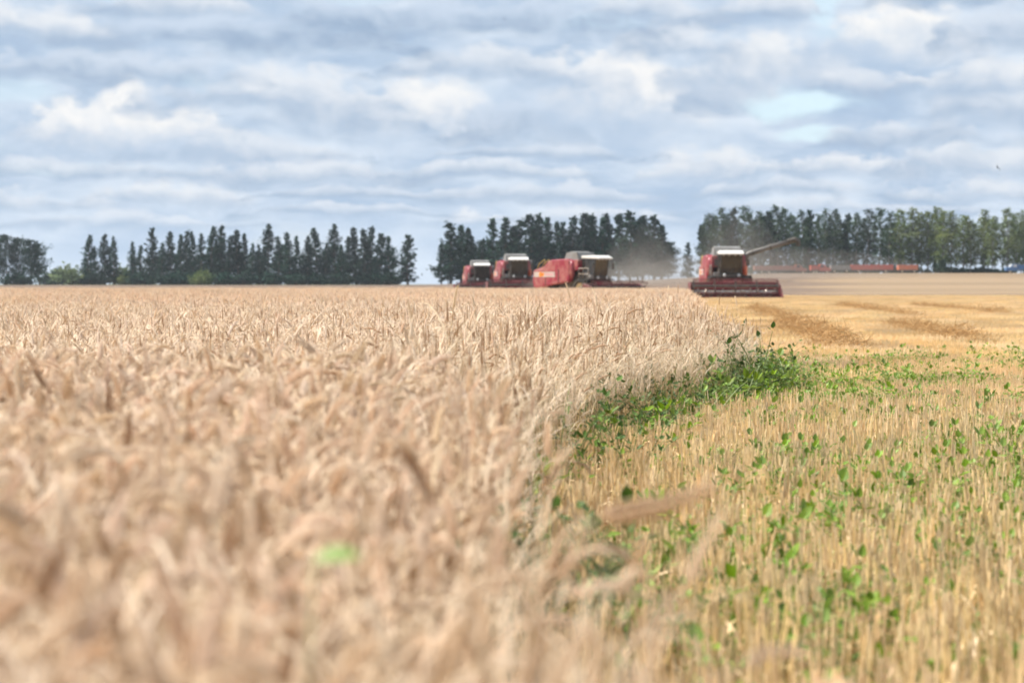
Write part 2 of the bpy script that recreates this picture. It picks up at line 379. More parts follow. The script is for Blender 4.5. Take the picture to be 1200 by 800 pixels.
# ------------------------------------------------------------------ wheat
EDGE = np.array([(-6, .05), (1.2, .10), (2.1, .10), (3, .0), (4, -.07), (6, -.07), (8, -.02), (10, .12), (12, .42), (15, 1.05), (17.5, 1.8), (19.3, 2.42), (21.5, 2.6), (24, 2.45), (28, 2.5), (34, 3.15), (72, 6.5), (146, 12.8), (175, 15)])
def edge_x(y): return np.interp(y, EDGE[:, 0], EDGE[:, 1])
rng = np.random.default_rng(7)
def curved(p0, d0, axis, total, length, n, start=0.0):
    """polyline that turns by `total` radians about `axis`, mostly near its end"""
    pts = [Vector(p0)]; d = Vector(d0).normalized(); st = length / n
    w = np.array([max(0, (i + 1) / n - start) ** 1.5 for i in range(n)]); w = w / max(w.sum(), 1e-9)
    for i in range(n):
        d = Matrix.Rotation(total * w[i], 3, axis) @ d
        pts.append(pts[-1] + d * st)
    return pts, d
def add_ear(mb, p0, d, axis, bend, length, lod, width=1.0, m=1):
    pts, _ = curved(p0, d, axis, bend, length, 6)
    d = Vector(d)
    if lod >= 1:
        k = 8; V = []
        seg = []
        for i in range(k + 1):
            f = i / k * (len(pts) - 1); a = int(min(f, len(pts) - 2)); seg.append(pts[a].lerp(pts[a + 1], f - a))
        rad = [.0022] + [(.0062 if i % 2 else .0050) * width * (1 - .45 * (i / k) ** 2) for i in range(1, k)] + [.0012]
        mb.tube(seg, rad, 5, m, cap=False, flat=.75)
        for q in range(4):
            i = 3 + q; t = (seg[min(i + 1, k)] - seg[i - 1]).normalized(); sv = Vector(rng.normal(size=3)); sv = (sv - t * sv.dot(t)).normalized()
            e = seg[i] + t * .038 + sv * .016
            mb.ribbon([seg[i], e], [.0016, .0005], t.cross(sv), 2)
        return
    nsp = 20
    side0 = Vector(rng.normal(size=3))
    for i in range(nsp):
        f = (i + .3) / nsp * (len(pts) - 1); a = int(min(f, len(pts) - 2)); p = pts[a].lerp(pts[a + 1], f - a); t = (pts[a + 1] - pts[a]).normalized()
        s0 = (side0 - t * side0.dot(t)).normalized(); s1 = t.cross(s0)
        sg = 1 if i % 2 else -1
        tap = (1 - .5 * (i / nsp) ** 2) * width
        for q in (-1, 1):
            c = p + s0 * sg * .0040 * tap + s1 * q * .0022 * tap
            ax = (t * 1.0 + s0 * sg * .42 + s1 * q * .22).normalized()
            b = (s1 - ax * s1.dot(ax)).normalized(); e = ax.cross(b)
            L, W = .0135 * tap, .0032 * tap
            V = []
            for (u_, r_) in ((-.1, .3), (.35, 1.0), (.75, .75), (1.12, .08)):
                for j in range(5):
                    an = 2 * math.pi * j / 5; V.append(tuple(c + ax * (L * u_) + (b * math.cos(an) + e * math.sin(an)) * W * r_))
            F = [(r_*5+j, r_*5+(j+1)%5, (r_+1)*5+(j+1)%5, (r_+1)*5+j) for r_ in range(3) for j in range(5)] + [(15,16,17,18,19)]
            mb.add(V, F, m)
        if i > 3 or i % 2:
            tip = c + ax * (.018 + .022 * rng.random()) * (1.2 if i > nsp - 5 else .9)
            mb.ribbon([c + ax * L, tip], [.0011, .0004], s1, 2)
def add_blade(mb, p0, az, length, wid, droop, lift=.9, m=2, n=6):
    d = Vector((math.cos(az) * .5, math.sin(az) * .5, lift)).normalized(); axis = Vector((-math.sin(az), math.cos(az), 0))
    pts, _ = curved(p0, d, axis, droop, length, n)
    tw = rng.uniform(-1.4, 1.4); side = []
    for i in range(n + 1):
        t = (pts[min(i + 1, n)] - pts[max(i - 1, 0)]).normalized(); side.append((Matrix.Rotation(tw * i / n, 3, t) @ axis).normalized())
    mb.ribbon(pts, [wid * (1 - (i / n) ** 2) + .0008 for i in range(n + 1)], side, m)
def stalk(lod, nod, dark=False):
    mb = MB()
    az = rng.uniform(0, 2 * math.pi); axis = Vector((-math.sin(az), math.cos(az), 0))
    h = rng.uniform(.74, .84); lean = rng.normal(0, .07); d0 = Vector((math.cos(az) * lean, math.sin(az) * lean, 1))
    arc = h + nod * .05
    n = 10 if lod == 0 else 6
    pts, d = curved((0, 0, 0), d0, axis, nod * .55, arc - .08, n, .55)
    q_ = int(n * .6); rr_ = [.0021 - .0009 * i / n for i in range(n + 1)]
    mb.tube(pts[:q_ + 1], rr_[:q_ + 1], 5 if lod == 0 else 3, 5, cap=False); mb.tube(pts[q_:], rr_[q_:], 5 if lod == 0 else 3, 0, cap=False)
    add_ear(mb, pts[-1], d, axis, nod * .45, rng.uniform(.072, .095), lod, rng.uniform(.75, .98), dark)
    for k in range(5 if lod == 0 else 4):
        i = rng.integers(int(n * .3), n); add_blade(mb, pts[i], rng.uniform(0, 6.28), rng.uniform(.14, .28), rng.uniform(.0028, .0058), rng.uniform(.5, 2.0), m=2 if i > n * (.34 if lod == 0 else .62) else 4, n=6 if lod == 0 else 4)
    return mb.mesh('wheat_plant', [M['straw_stem'], M['wheat_ear'], M['dry_leaf'], M['dark_ear'], M['old_leaf'], M['old_stem'], M['brown_ear']], smooth=True)
NODS = [.15, .3, .5, .9, 1.3, 1.7, 2.1, 2.5, 2.8, 1.1, 2.3, .6]
near_protos = [stalk(0, nd, dark=(3 if i == 1 else 6 if i in (2, 8) else 1)) for i, nd in enumerate(NODS)]
mid_protos = [stalk(1, nd, dark=(3 if i in (0, 5) else 6 if i in (3, 9) else 1)) for i, nd in enumerate(NODS)]
def wheat_patch(n=150, size=1.0):
    mb = MB()
    for k in range(n):
        bx, by = rng.uniform(-.5, .5, 2) * size; az = rng.uniform(0, 6.283); axis = Vector((-math.sin(az), math.cos(az), 0))
        nod = abs(rng.normal(1.3, .8)); h = rng.normal(.76, .045); ln = rng.normal(0, .08)
        pts, d = curved((bx, by, 0), (math.cos(az) * ln, math.sin(az) * ln, 1), axis, nod * .5, h - .04, 3, .5)
        mb.tube(pts[:3], [.003, .003, .0028], 3, 4, cap=False); mb.tube(pts[2:], [.0028, .0022], 3, 0, cap=False)
        e, _ = curved(pts[-1], d, axis, nod * .5, .10, 3)
        mb.tube(e, [.003, .0080, .0072, .002], 4, 3 if rng.random() < .12 else 1, cap=False)
        add_blade(mb, pts[2], rng.uniform(0, 6.28), rng.uniform(.14, .26), .013, rng.uniform(1.5, 2.8), n=3)
        if k % 2: add_blade(mb, pts[1], rng.uniform(0, 6.28), rng.uniform(.14, .26), .013, rng.uniform(1.5, 2.8), n=3)
    return mb.mesh('wheat_patch', [M['straw_stem'], M['wheat_ear'], M['dry_leaf'], M['dark_ear'], M['old_stem']])
far_protos = [wheat_patch() for _ in range(6)]

def smooth_noise(x, y, s, seed):
    r = np.random.default_rng(seed); out = np.zeros_like(x)
    for k in range(5):
        a = r.uniform(0, 6.283); f = s * r.uniform(.6, 1.8); out += np.sin((x * math.cos(a) + y * math.sin(a)) * f + r.uniform(0, 6.28))
    return out / 5
def field_points(y0, y1, dens, left=True, marg=1.6):
    A = .262
    wmax = A * y1 + marg
    if left: x0, x1 = -wmax, float(edge_x(np.linspace(y0, y1, 60)).max())
    else: x0, x1 = float(edge_x(np.linspace(y0, y1, 60)).min()), wmax
    n = int((x1 - x0) * (y1 - y0) * dens); x = rng.uniform(x0, x1, n); y = rng.uniform(y0, y1, n)
    lim = A * np.maximum(y, 0) + marg; jit = smooth_noise(x, y, 4.0, 3) * .24 * np.clip((y - 4) / 6, .3, 1) + rng.normal(0, .04, n)
    e = edge_x(y) + jit
    k = (np.abs(x) < lim) & ((x < e) if left else (x > e - .08))
    return x[k], y[k]
def h_scale(x, y):
    d = edge_x(y) - x
    return (1 + .05 * smooth_noise(x, y, .9, 11) + .03 * smooth_noise(x, y, 4, 12)) * np.where(d < .35, .93, 1.0) * (1 - .15 * np.exp(-(((x - 2.3) / .9) ** 2 + ((y - 20) / 3.2) ** 2)))
def euler(n, tilt): return np.stack([rng.normal(0, tilt, n), rng.normal(0, tilt, n), rng.uniform(0, 6.283, n)], -1)
x, y = field_points(1.0, 8.5, 340); k = ~((y < 1.5) & (rng.random(len(y)) < .0)); x, y = x[k], y[k]; n = len(x)
s = h_scale(x, y) * rng.normal(1, .055, n)
o = scatter('wheat_crop_close', near_protos, np.stack([x, y, np.zeros(n)], -1), euler(n, .06), np.stack([s]*3, -1), np.where((edge_x(y) - x < .35) & (y > 3.5) & (rng.random(n) < .8), rng.choice([0, 1, 2, 11], n), rng.integers(0, len(NODS), n)))
P2 = []
x, y = field_points(8.5, 30, 270); n = len(x); s = h_scale(x, y) * rng.normal(1, .06, n) * np.where(edge_x(y) - x < .6, rng.normal(1, .11, n), 1.0)
scatter('wheat_crop_middle', mid_protos, np.stack([x, y, np.zeros(n)], -1), euler(n, .06), np.stack([s]*3, -1), np.where((edge_x(y) - x < .9) & (rng.random(n) < .85), rng.choice([0, 0, 1, 2, 3, 5, 11, 11], n), rng.integers(0, len(NODS), n)))
gx_, gy_ = np.meshgrid(np.arange(-62, 20, .95), np.arange(30.4, 166, .95)); x = gx_.ravel() + rng.uniform(-.2, .2, gx_.size); y = gy_.ravel() + rng.uniform(-.2, .2, gx_.size)
ymax = np.interp(x, [-62, -8, 0, 8, 12.6, 16], [164, 160, 150, 150, 146, 146])
k = (x > -.262 * y - 4) & (x < edge_x(y) - .35) & (y < ymax); x, y = x[k], y[k]; n = len(x); s = h_scale(x, y) * rng.normal(1, .02, n)
scatter('wheat_crop_far', far_protos, np.stack([x, y, ground_z(x, y)], -1), np.stack([np.zeros(n), np.zeros(n), rng.integers(0, 4, n) * math.pi / 2 + rng.uniform(-.2, .2, n)], -1), np.stack([s]*3, -1), rng.integers(0, 6, n))

# ------------------------------------------------------------------ stubble
def tuft(n, spread, lo, hi, loose, thick=1.0, row=False, half=.5):
    mb = MB()
    for k in range(n):
        if row:
            bx = round(rng.uniform(-half, half) / .15) * .15 + rng.normal(0, .018); by = rng.uniform(-half, half)
        else: bx, by = rng.normal(0, spread, 2)
        h = rng.uniform(lo, hi); tx, ty = rng.normal(0, .07, 2)
        if rng.random() < .1: tx *= 3; ty *= 3
        r = rng.uniform(.0017, .0028) * thick
        mid = (bx + tx * h * .5 + rng.normal(0, .002), by + ty * h * .5, h * .5)
        mb.tube([(bx, by, 0), mid, (bx + tx * h, by + ty * h, h)], [r, r * .95, r * .9], 4 if thick < 1.5 else 3, 0, cap=thick < 1.5)
        if rng.random() < .15: add_blade(mb, mid, rng.uniform(0, 6.28), rng.uniform(.05, .14), .007 * thick, rng.uniform(1.2, 2.6), m=1, n=3)
    for k in range(loose):
        bx, by = rng.uniform(-half, half, 2) if row else rng.normal(0, spread * 2.2, 2)
        a = rng.uniform(0, 6.28); L = rng.uniform(.05, .2); z = rng.uniform(.004, .06); dz = rng.normal(0, .25) * L
        mb.tube([(bx, by, z), (bx + math.cos(a) * L, by + math.sin(a) * L, max(.004, z + dz))], .0018 * thick, 3, 1, cap=False)
    return mb.mesh('stubble_tuft', [M['stubble'], M['loose_straw']])
tufts = [tuft(7, .020, .15, .29, 1, 1.25) for _ in range(8)]
SL = .091
xs_, ys_ = [], []
for r_ in np.arange(-2.5, 13, .15):
    yy = np.arange(3.2, 16, .042); xx = r_ + yy * SL * .35
    xs_.append(xx + rng.normal(0, .016, len(yy))); ys_.append(yy + rng.uniform(-.02, .02, len(yy)))
x = np.concatenate(xs_); y = np.concatenate(ys_)
k = (x > edge_x(y) - .15) & (x < .262 * y + 1.2) & (rng.random(len(x)) < .80 + .15 * smooth_noise(x, y, 2.2, 31)); x, y = x[k], y[k]; n = len(x)
s = rng.normal(1, .10, n) * (1 + .12 * smooth_noise(x, y, 1.5, 5))
scatter('stubble_close', tufts, np.stack([x, y, np.zeros(n)], -1), euler(n, .05), np.stack([s]*3, -1), rng.integers(0, 8, n))
spatch = [tuft(360, 0, .11, .23, 130, 1.6, True) for _ in range(5)]
gx_, gy_ = np.meshgrid(np.arange(0, 50, .97), np.arange(16.2, 172, .97)); x = gx_.ravel() + rng.uniform(-.03, .03, gx_.size); y = gy_.ravel() + rng.uniform(-.1, .1, gx_.size)
k = (x > edge_x(y) + .1) & (x < .262 * y + 2); x, y = x[k], y[k]; n = len(x); s = rng.normal(1, .03, n) * (1 + .08 * smooth_noise(x, y, .8, 5))
scatter('stubble_far', spatch, np.stack([x, y, ground_z(x, y)], -1), np.stack([np.zeros(n), np.zeros(n), rng.integers(0, 2, n) * math.pi - .03], -1), np.stack([s]*3, -1), rng.integers(0, 5, n))

# ------------------------------------------------------------------ weeds
def weed_meshes(h, nl, size, spread):
    st, fo = MB(), MB()
    nb = max(3, nl // 8)
    for b in range(nb):
        a = rng.uniform(0, 6.283); axis = Vector((-math.sin(a), math.cos(a), 0)); L = h * rng.uniform(.65, 1.1)
        pts, d = curved((rng.normal(0, .015), rng.normal(0, .015), 0), (math.cos(a) * spread, math.sin(a) * spread, 1), axis, rng.uniform(.1, .7), L, 6)
        st.tube(pts, [.0028 - .0003 * i for i in range(7)], 4, 0, cap=False)
        for q in range(nl // nb):
            i = rng.integers(2, 7); p = pts[i]; la = rng.uniform(0, 6.283); tilt = rng.normal(.25, .45)
            u = Vector((math.cos(la) * math.cos(tilt), math.sin(la) * math.cos(tilt), math.sin(tilt))); w = Vector((-math.sin(la), math.cos(la), rng.normal(0, .35))).normalized(); nn = u.cross(w)
            Ls = size * rng.uniform(.6, 1.25); W = Ls * rng.uniform(.55, .8); p = p + u * .012
            prof = [(0, .06), (.18, .42), (.42, .5), (.72, .32), (1.0, .02)]
            V = []
            for f, g in prof:
                c = p + u * Ls * f - nn * (-.18 * Ls * f * f)
                V += [tuple(c - w * W * g + nn * W * g * .3), tuple(c), tuple(c + w * W * g + nn * W * g * .3)]
            F = []
            for r_ in range(4): F += [(3*r_, 3*r_+1, 3*r_+4, 3*r_+3), (3*r_+1, 3*r_+2, 3*r_+5, 3*r_+4)]
            fo.add(V, F)
    return st, fo
def weed_mesh(h, nl, size, spread, leaf='weed_leaf'):
    st, fo = weed_meshes(h, nl, size, spread)
    for v, in zip(st.v): fo.v.append(v)
    for f in st.f: fo.f.append(tuple(i + fo.n for i in f)); fo.m.append(1)
    fo.n += st.n
    return fo.mesh('weed', [M[leaf], M['weed_stem']])
small_weeds = [weed_mesh(.14 + .016 * q, 12 + 2 * q, .024 + .0019 * q, .5) for q in range(7)] + [weed_mesh(.20 + .045 * q, 28 + 6 * q, .025, .35, 'weed_leaf_dark') for q in range(3)]
n = 80000; y = 4 + (rng.random(n) ** .70) * 28; x = rng.uniform(-1.2, 10, n)
dn = smooth_noise(x, y, 1.6, 21) + .7 * smooth_noise(x, y, 4.2, 22)
ed = x - edge_x(y)
prob = np.clip(.31 + 1.15 * (dn - .02), .08, 1) * np.clip((31 - y) / 12, 0, 1) * np.where(y < 15, 2.0, .55)
prob = np.where((ed < .5) & (ed > -.75), np.clip((25 - y) / 4, 0, 1) * (.32) * (.5 + 1.5 * smooth_noise(x, y, 2.5, 41)), prob)
k = (ed > -.8) & ((y > 7) | (ed > 0)) & (x < .262 * y + 1) & (rng.random(n) < prob); x, y = x[k], y[k]; n = len(x)
s = rng.normal(1, .22, n).clip(.5, 1.6) * np.where(x - edge_x(y) < .45, rng.uniform(.9, 1.8, n), 1.0)
o = scatter('weeds', small_weeds, np.stack([x, y, np.zeros(n)], -1), euler(n, .12), np.stack([s]*3, -1), np.where(x - edge_x(y) < .4, rng.integers(2, 10, n), rng.integers(0, 7, n)))

# prominent single weed clumps
wk = []
for i in range(4):
    st, fo = weed_meshes((.26, .32, .30, .36)[i], (34, 46, 40, 54)[i], (.040, .044, .048, .044)[i], .45)
    e = empty('weed_plant', (0, 0, 0)); st.build('stem', M['weed_stem'], e); fo.build('foliage', M['weed_leaf'], e); wk.append(e)
used = set()
def put_weed(kind, px, py, label, group, scale=1.0):
    D = CAM_H * FPX / (py - HOR)
    e = wk[kind] if kind not in used else copy_tree(wk[kind]); used.add(kind)
    e.location = (at(px, D), D, 0); e.rotation_euler = (0, 0, rng.uniform(0, 6.28)); e.scale = (scale,) * 3
    tag(e, label, 'weed', group)
EDGE_W = [(662, 600, 1.1), (684, 612, .9), (650, 555, 1.1), (692, 560, 1.0), (726, 520, .95), (750, 500, .9), (784, 487, .8), (820, 476, .6), (706, 545, 1.0), (768, 520, .8), (872, 466, .55), (735, 545, .9)]
for i, (px, py, s_) in enumerate(EDGE_W):
    put_weed(int(rng.integers(0, 4)), px, py, 'leafy green weed climbing the cut edge of the standing wheat', 'weeds along the cut edge of the wheat', s_)
STUB_W = [(815, 545), (905, 610), (760, 680), (765, 740), (790, 700), (850, 690), (862, 770), (880, 740), (985, 650), (990, 615), (905, 585), (1000, 740), (1110, 545), (1075, 505), (1150, 500), (1020, 770), (1055, 780), (940, 560), (1190, 620), (1130, 590), (960, 790), (1100, 690), (1180, 540), (830, 620), (755, 640), (1160, 660), (1065, 640), (920, 700)]
for i, (px, py) in enumerate(STUB_W):
    put_weed(int(rng.integers(0, 4)), px, py + 14, 'bushy bright green weed standing among the golden stubble stems', 'weeds in the stubble', rng.uniform(.75, 1.1))

# ------------------------------------------------------------------ straw windrows left on the stubble
def windrow(p0, p1, w, h, label, dens=420):
    p0, p1 = Vector((p0[0], p0[1], 0)), Vector((p1[0], p1[1], 0)); L = (p1 - p0).length; d = (p1 - p0).normalized(); sd_ = Vector((-d.y, d.x, 0)); mb = MB()
    c = (p0 + p1) / 2
    for k in range(int(L * dens)):
        t = rng.uniform(0, L); f = rng.normal(0, .33)
        env = (.55 + .45 * math.sin(t * 1.7 + p0.x) * math.sin(t * .63)) * min(1, t / .8 + .15, (L - t) / .8 + .15)
        top = h * env * math.exp(-f * f * 3.2)
        if top < .03: continue
        b = p0 + d * t + sd_ * f * w - c; z = rng.uniform(.02, max(.03, top)); a = rng.uniform(0, 6.28); el_ = abs(rng.normal(.25, .45)); l = rng.uniform(.10, .28)
        q = Vector((math.cos(a) * math.cos(el_), math.sin(a) * math.cos(el_), math.sin(el_))) * l
        mb.tube([(b.x, b.y, z), (b.x + q.x * .5, b.y + q.y * .5, z + q.z * .55), (b.x + q.x, b.y + q.y, max(.02, z + q.z - .02))], .0042, 3, 0, cap=False)
    ob = mb.build('straw_windrow', M['windrow']); ob.location = (c.x, c.y, 0)
    tag(ob, label, 'straw windrow', 'rows of cut straw lying on the stubble')
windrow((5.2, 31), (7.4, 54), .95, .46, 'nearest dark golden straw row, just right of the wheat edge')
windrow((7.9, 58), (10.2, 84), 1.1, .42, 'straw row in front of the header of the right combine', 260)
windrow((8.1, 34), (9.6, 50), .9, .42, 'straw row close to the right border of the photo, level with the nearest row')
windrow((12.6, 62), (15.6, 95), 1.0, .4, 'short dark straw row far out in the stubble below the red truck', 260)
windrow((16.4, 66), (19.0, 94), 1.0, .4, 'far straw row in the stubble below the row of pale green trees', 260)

# ------------------------------------------------------------------ trees
def make_tree(H, style, seed):
    r = np.random.default_rng(seed); tr, cr = MB(), MB()
    lean = r.normal(0, .012, 2)
    def axis_p(z): return Vector((lean[0] * z + .12 * math.sin(z * .35 + seed), lean[1] * z + .10 * math.sin(z * .3 + seed * 2), z))
    zs = np.linspace(0, H * .97, 10); r0 = H * (.012 if style == 'birch' else .016)
    tr.tube([axis_p(z) for z in zs], [r0 * (1 - z / H * .93) for z in zs], 7, 0)
    z0 = {'spire': .05, 'round': .10, 'birch': .13}[style] * H
    nb = {'spire': 120, 'round': 110, 'birch': 120}[style]
    for b in range(nb):
        f = (b + r.random()) / nb
        if style == 'round': f = f ** .9
        z = z0 + (H * .98 - z0) * f
        if style == 'spire': prof = (.16 * (1 - f) ** .75 + .012) * min(1, .45 + f * 4)
        elif style == 'round': prof = .30 * math.sqrt(max(.03, 1 - (2 * f - .85) ** 2 / 1.35))
        else: prof = .115 * (math.sin(math.pi * min(1, f * .82 + .14)) ** .8) + .012
        prof *= 1 + .35 * math.sin(seed * 3.1 + z * 1.1) * (1 - f)
        a = r.uniform(0, 6.283); Lb = H * prof * r.uniform(.45, 1.25)
        up = r.uniform(.1, .8) if style != 'spire' else r.uniform(0.0, .6)
        p0 = axis_p(z); tip = p0 + Vector((math.cos(a) * Lb, math.sin(a) * Lb, Lb * up))
        midp = p0.lerp(tip, .55) + Vector((0, 0, -.04 * Lb))
        if b % 2 == 0: tr.tube([p0, midp, tip], [r0 * .32 * (1 - f * .7), r0 * .2 * (1 - f * .7), .015], 4, 0, cap=False)
        nq = int((9 if style == 'birch' else 10.5) * (.45 + Lb / (H * .12)))
        for q in range(nq):
            g = r.uniform(.25, 1.08) ** .8; c = p0.lerp(tip, g) + Vector(r.normal(0, .05 * H * (.35 + prof * 2), 3)) * .55
            if c.z > H * 1.01: c.z = H * 1.01 - r.uniform(0, .4)
            sz = H * (r.uniform(.010, .021) if style == 'birch' else r.uniform(.013, .028)); nrm = Vector(r.normal(size=3)); nrm.z += .6; nrm.normalize()
            uu = nrm.orthogonal().normalized(); uu = Matrix.Rotation(r.uniform(0, 6.28), 3, nrm) @ uu; vv = nrm.cross(uu)
            cr.add([tuple(c - uu * sz), tuple(c + vv * sz * .62), tuple(c + uu * sz), tuple(c - vv * sz * .62 + nrm * sz * .25)], [(0, 1, 2, 3)])
    return tr, cr
protos = {}
def tree_kind(key, style, leaf, bark, seeds):
    L = []
    for s_ in seeds:
        tr, cr = make_tree(16.0, style, s_)
        L.append((tr.mesh('trunk', M[bark], True), cr.mesh('crown', M[leaf])))
    protos[key] = L
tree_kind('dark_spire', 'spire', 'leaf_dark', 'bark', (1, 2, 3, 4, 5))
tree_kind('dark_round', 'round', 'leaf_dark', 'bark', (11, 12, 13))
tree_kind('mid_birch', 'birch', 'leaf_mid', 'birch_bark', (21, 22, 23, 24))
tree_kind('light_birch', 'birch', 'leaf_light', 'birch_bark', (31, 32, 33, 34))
def put_tree(kind, px, top, D, w, label, group, base_drop=0.0, name=None, cat='tree'):
    x = at(px, D); gz_ = float(ground_z(x, D)) - base_drop
    H = zat(top, D) - gz_
    tr, cr = protos[kind][int(rng.integers(0, len(protos[kind])))]
    e = empty(name or {'dark_spire': 'spire_tree', 'dark_round': 'broadleaf_tree', 'mid_birch': 'birch_tree', 'light_birch': 'birch_tree'}[kind], (x, D, gz_), rng.uniform(0, 6.28))
    s_ = H / 16.0; e.scale = (s_ * w, s_ * w, s_)
    for nm, me in (('trunk', tr), ('crown', cr)):
        o = bpy.data.objects.new(nm, me); col.objects.link(o); o.parent = e
    tag(e, label, cat, group)
def row(lst, group, where, kinds, D0, dj, wdef=1.0):
    lst = sorted(lst, key=lambda q: q[0])
    for i, q in enumerate(lst):
        px, top = q[0], q[1]; w = q[2] if len(q) > 2 else wdef; kind = q[3] if len(q) > 3 else kinds
        look = {'dark_spire': 'dark narrow tree', 'dark_round': 'dark broad-crowned tree', 'mid_birch': 'slender dull green tree', 'light_birch': 'slender yellow-green tree'}[kind]
        put_tree(kind, px, top, D0 + rng.uniform(-dj, dj), w * rng.uniform(.92, 1.08), '%s, %s from the left in %s' % (look, ordinal(i + 1), where), group)
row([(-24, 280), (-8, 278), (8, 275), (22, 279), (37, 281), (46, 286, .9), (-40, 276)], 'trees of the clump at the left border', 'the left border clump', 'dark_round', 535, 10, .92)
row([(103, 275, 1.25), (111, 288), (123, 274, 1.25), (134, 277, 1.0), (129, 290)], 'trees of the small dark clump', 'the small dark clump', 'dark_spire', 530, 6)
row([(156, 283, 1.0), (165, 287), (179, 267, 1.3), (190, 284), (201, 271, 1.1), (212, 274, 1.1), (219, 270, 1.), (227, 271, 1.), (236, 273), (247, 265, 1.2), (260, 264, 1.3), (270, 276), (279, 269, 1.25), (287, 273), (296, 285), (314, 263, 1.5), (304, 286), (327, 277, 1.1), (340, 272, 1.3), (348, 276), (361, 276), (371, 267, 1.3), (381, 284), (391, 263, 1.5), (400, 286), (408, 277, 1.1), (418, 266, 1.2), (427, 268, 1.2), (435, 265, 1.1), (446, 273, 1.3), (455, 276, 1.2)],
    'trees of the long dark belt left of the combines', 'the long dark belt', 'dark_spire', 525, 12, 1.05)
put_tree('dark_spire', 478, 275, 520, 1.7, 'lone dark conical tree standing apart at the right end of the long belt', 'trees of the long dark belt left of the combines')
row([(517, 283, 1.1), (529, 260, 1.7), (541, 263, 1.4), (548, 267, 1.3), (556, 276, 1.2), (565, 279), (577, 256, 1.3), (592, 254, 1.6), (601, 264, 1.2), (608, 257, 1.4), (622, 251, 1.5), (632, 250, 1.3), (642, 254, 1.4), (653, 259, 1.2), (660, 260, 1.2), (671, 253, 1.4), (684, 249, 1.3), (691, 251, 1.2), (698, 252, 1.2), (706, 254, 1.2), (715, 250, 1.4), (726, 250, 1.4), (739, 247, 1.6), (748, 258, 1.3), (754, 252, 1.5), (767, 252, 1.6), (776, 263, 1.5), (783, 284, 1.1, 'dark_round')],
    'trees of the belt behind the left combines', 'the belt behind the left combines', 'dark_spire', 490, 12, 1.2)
put_tree('dark_spire', 806, 284, 600, 1.35, 'small pale blue-green conical tree alone in the gap between two belts', 'lone trees in gaps of the belts')
E = [(822, 263, 1.1), (830, 250, 1.3), (838, 256), (845, 244, 1.3), (852, 251), (858, 243, 1.2), (870, 241, 1.3), (880, 250, 1.3), (888, 248, 1.3), (895, 254), (902, 247, 1.3), (911, 241, 1.3), (921, 244, 1.3), (932, 254, 1.1), (941, 247, 1.3), (948, 246, 1.1), (958, 251, 1.2), (968, 245, 1.1), (976, 246, 1.3), (985, 256, 1.), (993, 250, 1.2), (1003, 250, 1.2), (1016, 245, 1.3), (1030, 244, 1.3), (1042, 248, 1.2)]
row([q + ((1.0,) if len(q) == 2 else ()) + ('mid_birch' if (i % 5) else 'dark_spire',) for i, q in enumerate(E)], 'trees of the belt behind the right combine', 'the belt behind the right combine', 'mid_birch', 476, 9)
E2 = [(1054, 245, 1.2), (1068, 243, 1.4), (1079, 249, 1.1), (1087, 247, 1.2), (1096, 242, 1.2), (1104, 246, 1.2), (1115, 248, 1.2), (1128, 253, 1.5), (1137, 258, 1.3), (1153, 245, 1.2), (1163, 256, 1.1), (1180, 244, 1.25), (1190, 249, 1.2), (1199, 247, 1.2), (1210, 250, 1.2), (1222, 246, 1.2), (1235, 249, 1.2)]
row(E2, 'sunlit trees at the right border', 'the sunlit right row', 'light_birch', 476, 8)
for i, px in enumerate(list(range(1050, 1240, 9))):
    put_tree('light_birch', px + rng.uniform(-2, 2), rng.uniform(250, 264), 486, .95, 'slim pale green tree set back between the taller ones of the sunlit right row', 'slim trees set back in the sunlit right row')
for i, px in enumerate(list(range(826, 1050, 11))):
    put_tree('mid_birch', px + rng.uniform(-2, 2), rng.uniform(252, 266), 488, .95, 'slim dull green tree set back in the belt behind the right combine', 'slim trees set back in the belt behind the right combine')
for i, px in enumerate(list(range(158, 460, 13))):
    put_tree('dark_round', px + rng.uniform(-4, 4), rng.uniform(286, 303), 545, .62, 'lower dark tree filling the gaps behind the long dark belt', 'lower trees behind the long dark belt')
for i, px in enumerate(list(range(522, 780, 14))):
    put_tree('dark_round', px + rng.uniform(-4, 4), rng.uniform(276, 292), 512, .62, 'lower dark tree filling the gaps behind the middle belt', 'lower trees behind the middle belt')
# bushes
def make_bush(seed, leaf):
    r = np.random.default_rng(seed); st, fo = MB(), MB()
    for b in range(46):
        a = r.uniform(0, 6.28); e_ = r.uniform(.15, 1.5); L = r.uniform(.6, 1.15); tip = Vector((math.cos(a) * math.cos(e_) * 1.25 * L, math.sin(a) * math.cos(e_) * 1.25 * L, math.sin(e_) * L + .1))
        st.tube([(0, 0, 0), tip * .5, tip], [.03, .018, .006], 4, 0, cap=False)
        for q in range(34):
            c = tip * r.uniform(.5, 1.05) + Vector(r.normal(0, .13, 3)); c.z = max(c.z, .04); sz = r.uniform(.05, .10); nrm = Vector(r.normal(size=3)).normalized(); uu = nrm.orthogonal(); vv = nrm.cross(uu)
            fo.add([tuple(c - uu * sz), tuple(c + vv * sz * .7), tuple(c + uu * sz), tuple(c - vv * sz * .7)], [(0, 1, 2, 3)])
    return st.mesh('stem', M['bark']), fo.mesh('foliage', M[leaf])
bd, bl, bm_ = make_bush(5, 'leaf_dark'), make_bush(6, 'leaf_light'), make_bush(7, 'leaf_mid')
def put_bush(k, px, top, D, w, label, group):
    x = at(px, D); z = float(ground_z(x, D)); H = zat(top, D) - z
    e = empty('bush', (x, D, z), rng.uniform(0, 6.28)); e.scale = (H * w, H * w, H)
    for nm, me in zip(('stem', 'foliage'), k):
        o = bpy.data.objects.new(nm, me); col.objects.link(o); o.parent = e
    tag(e, label, 'bush', group)
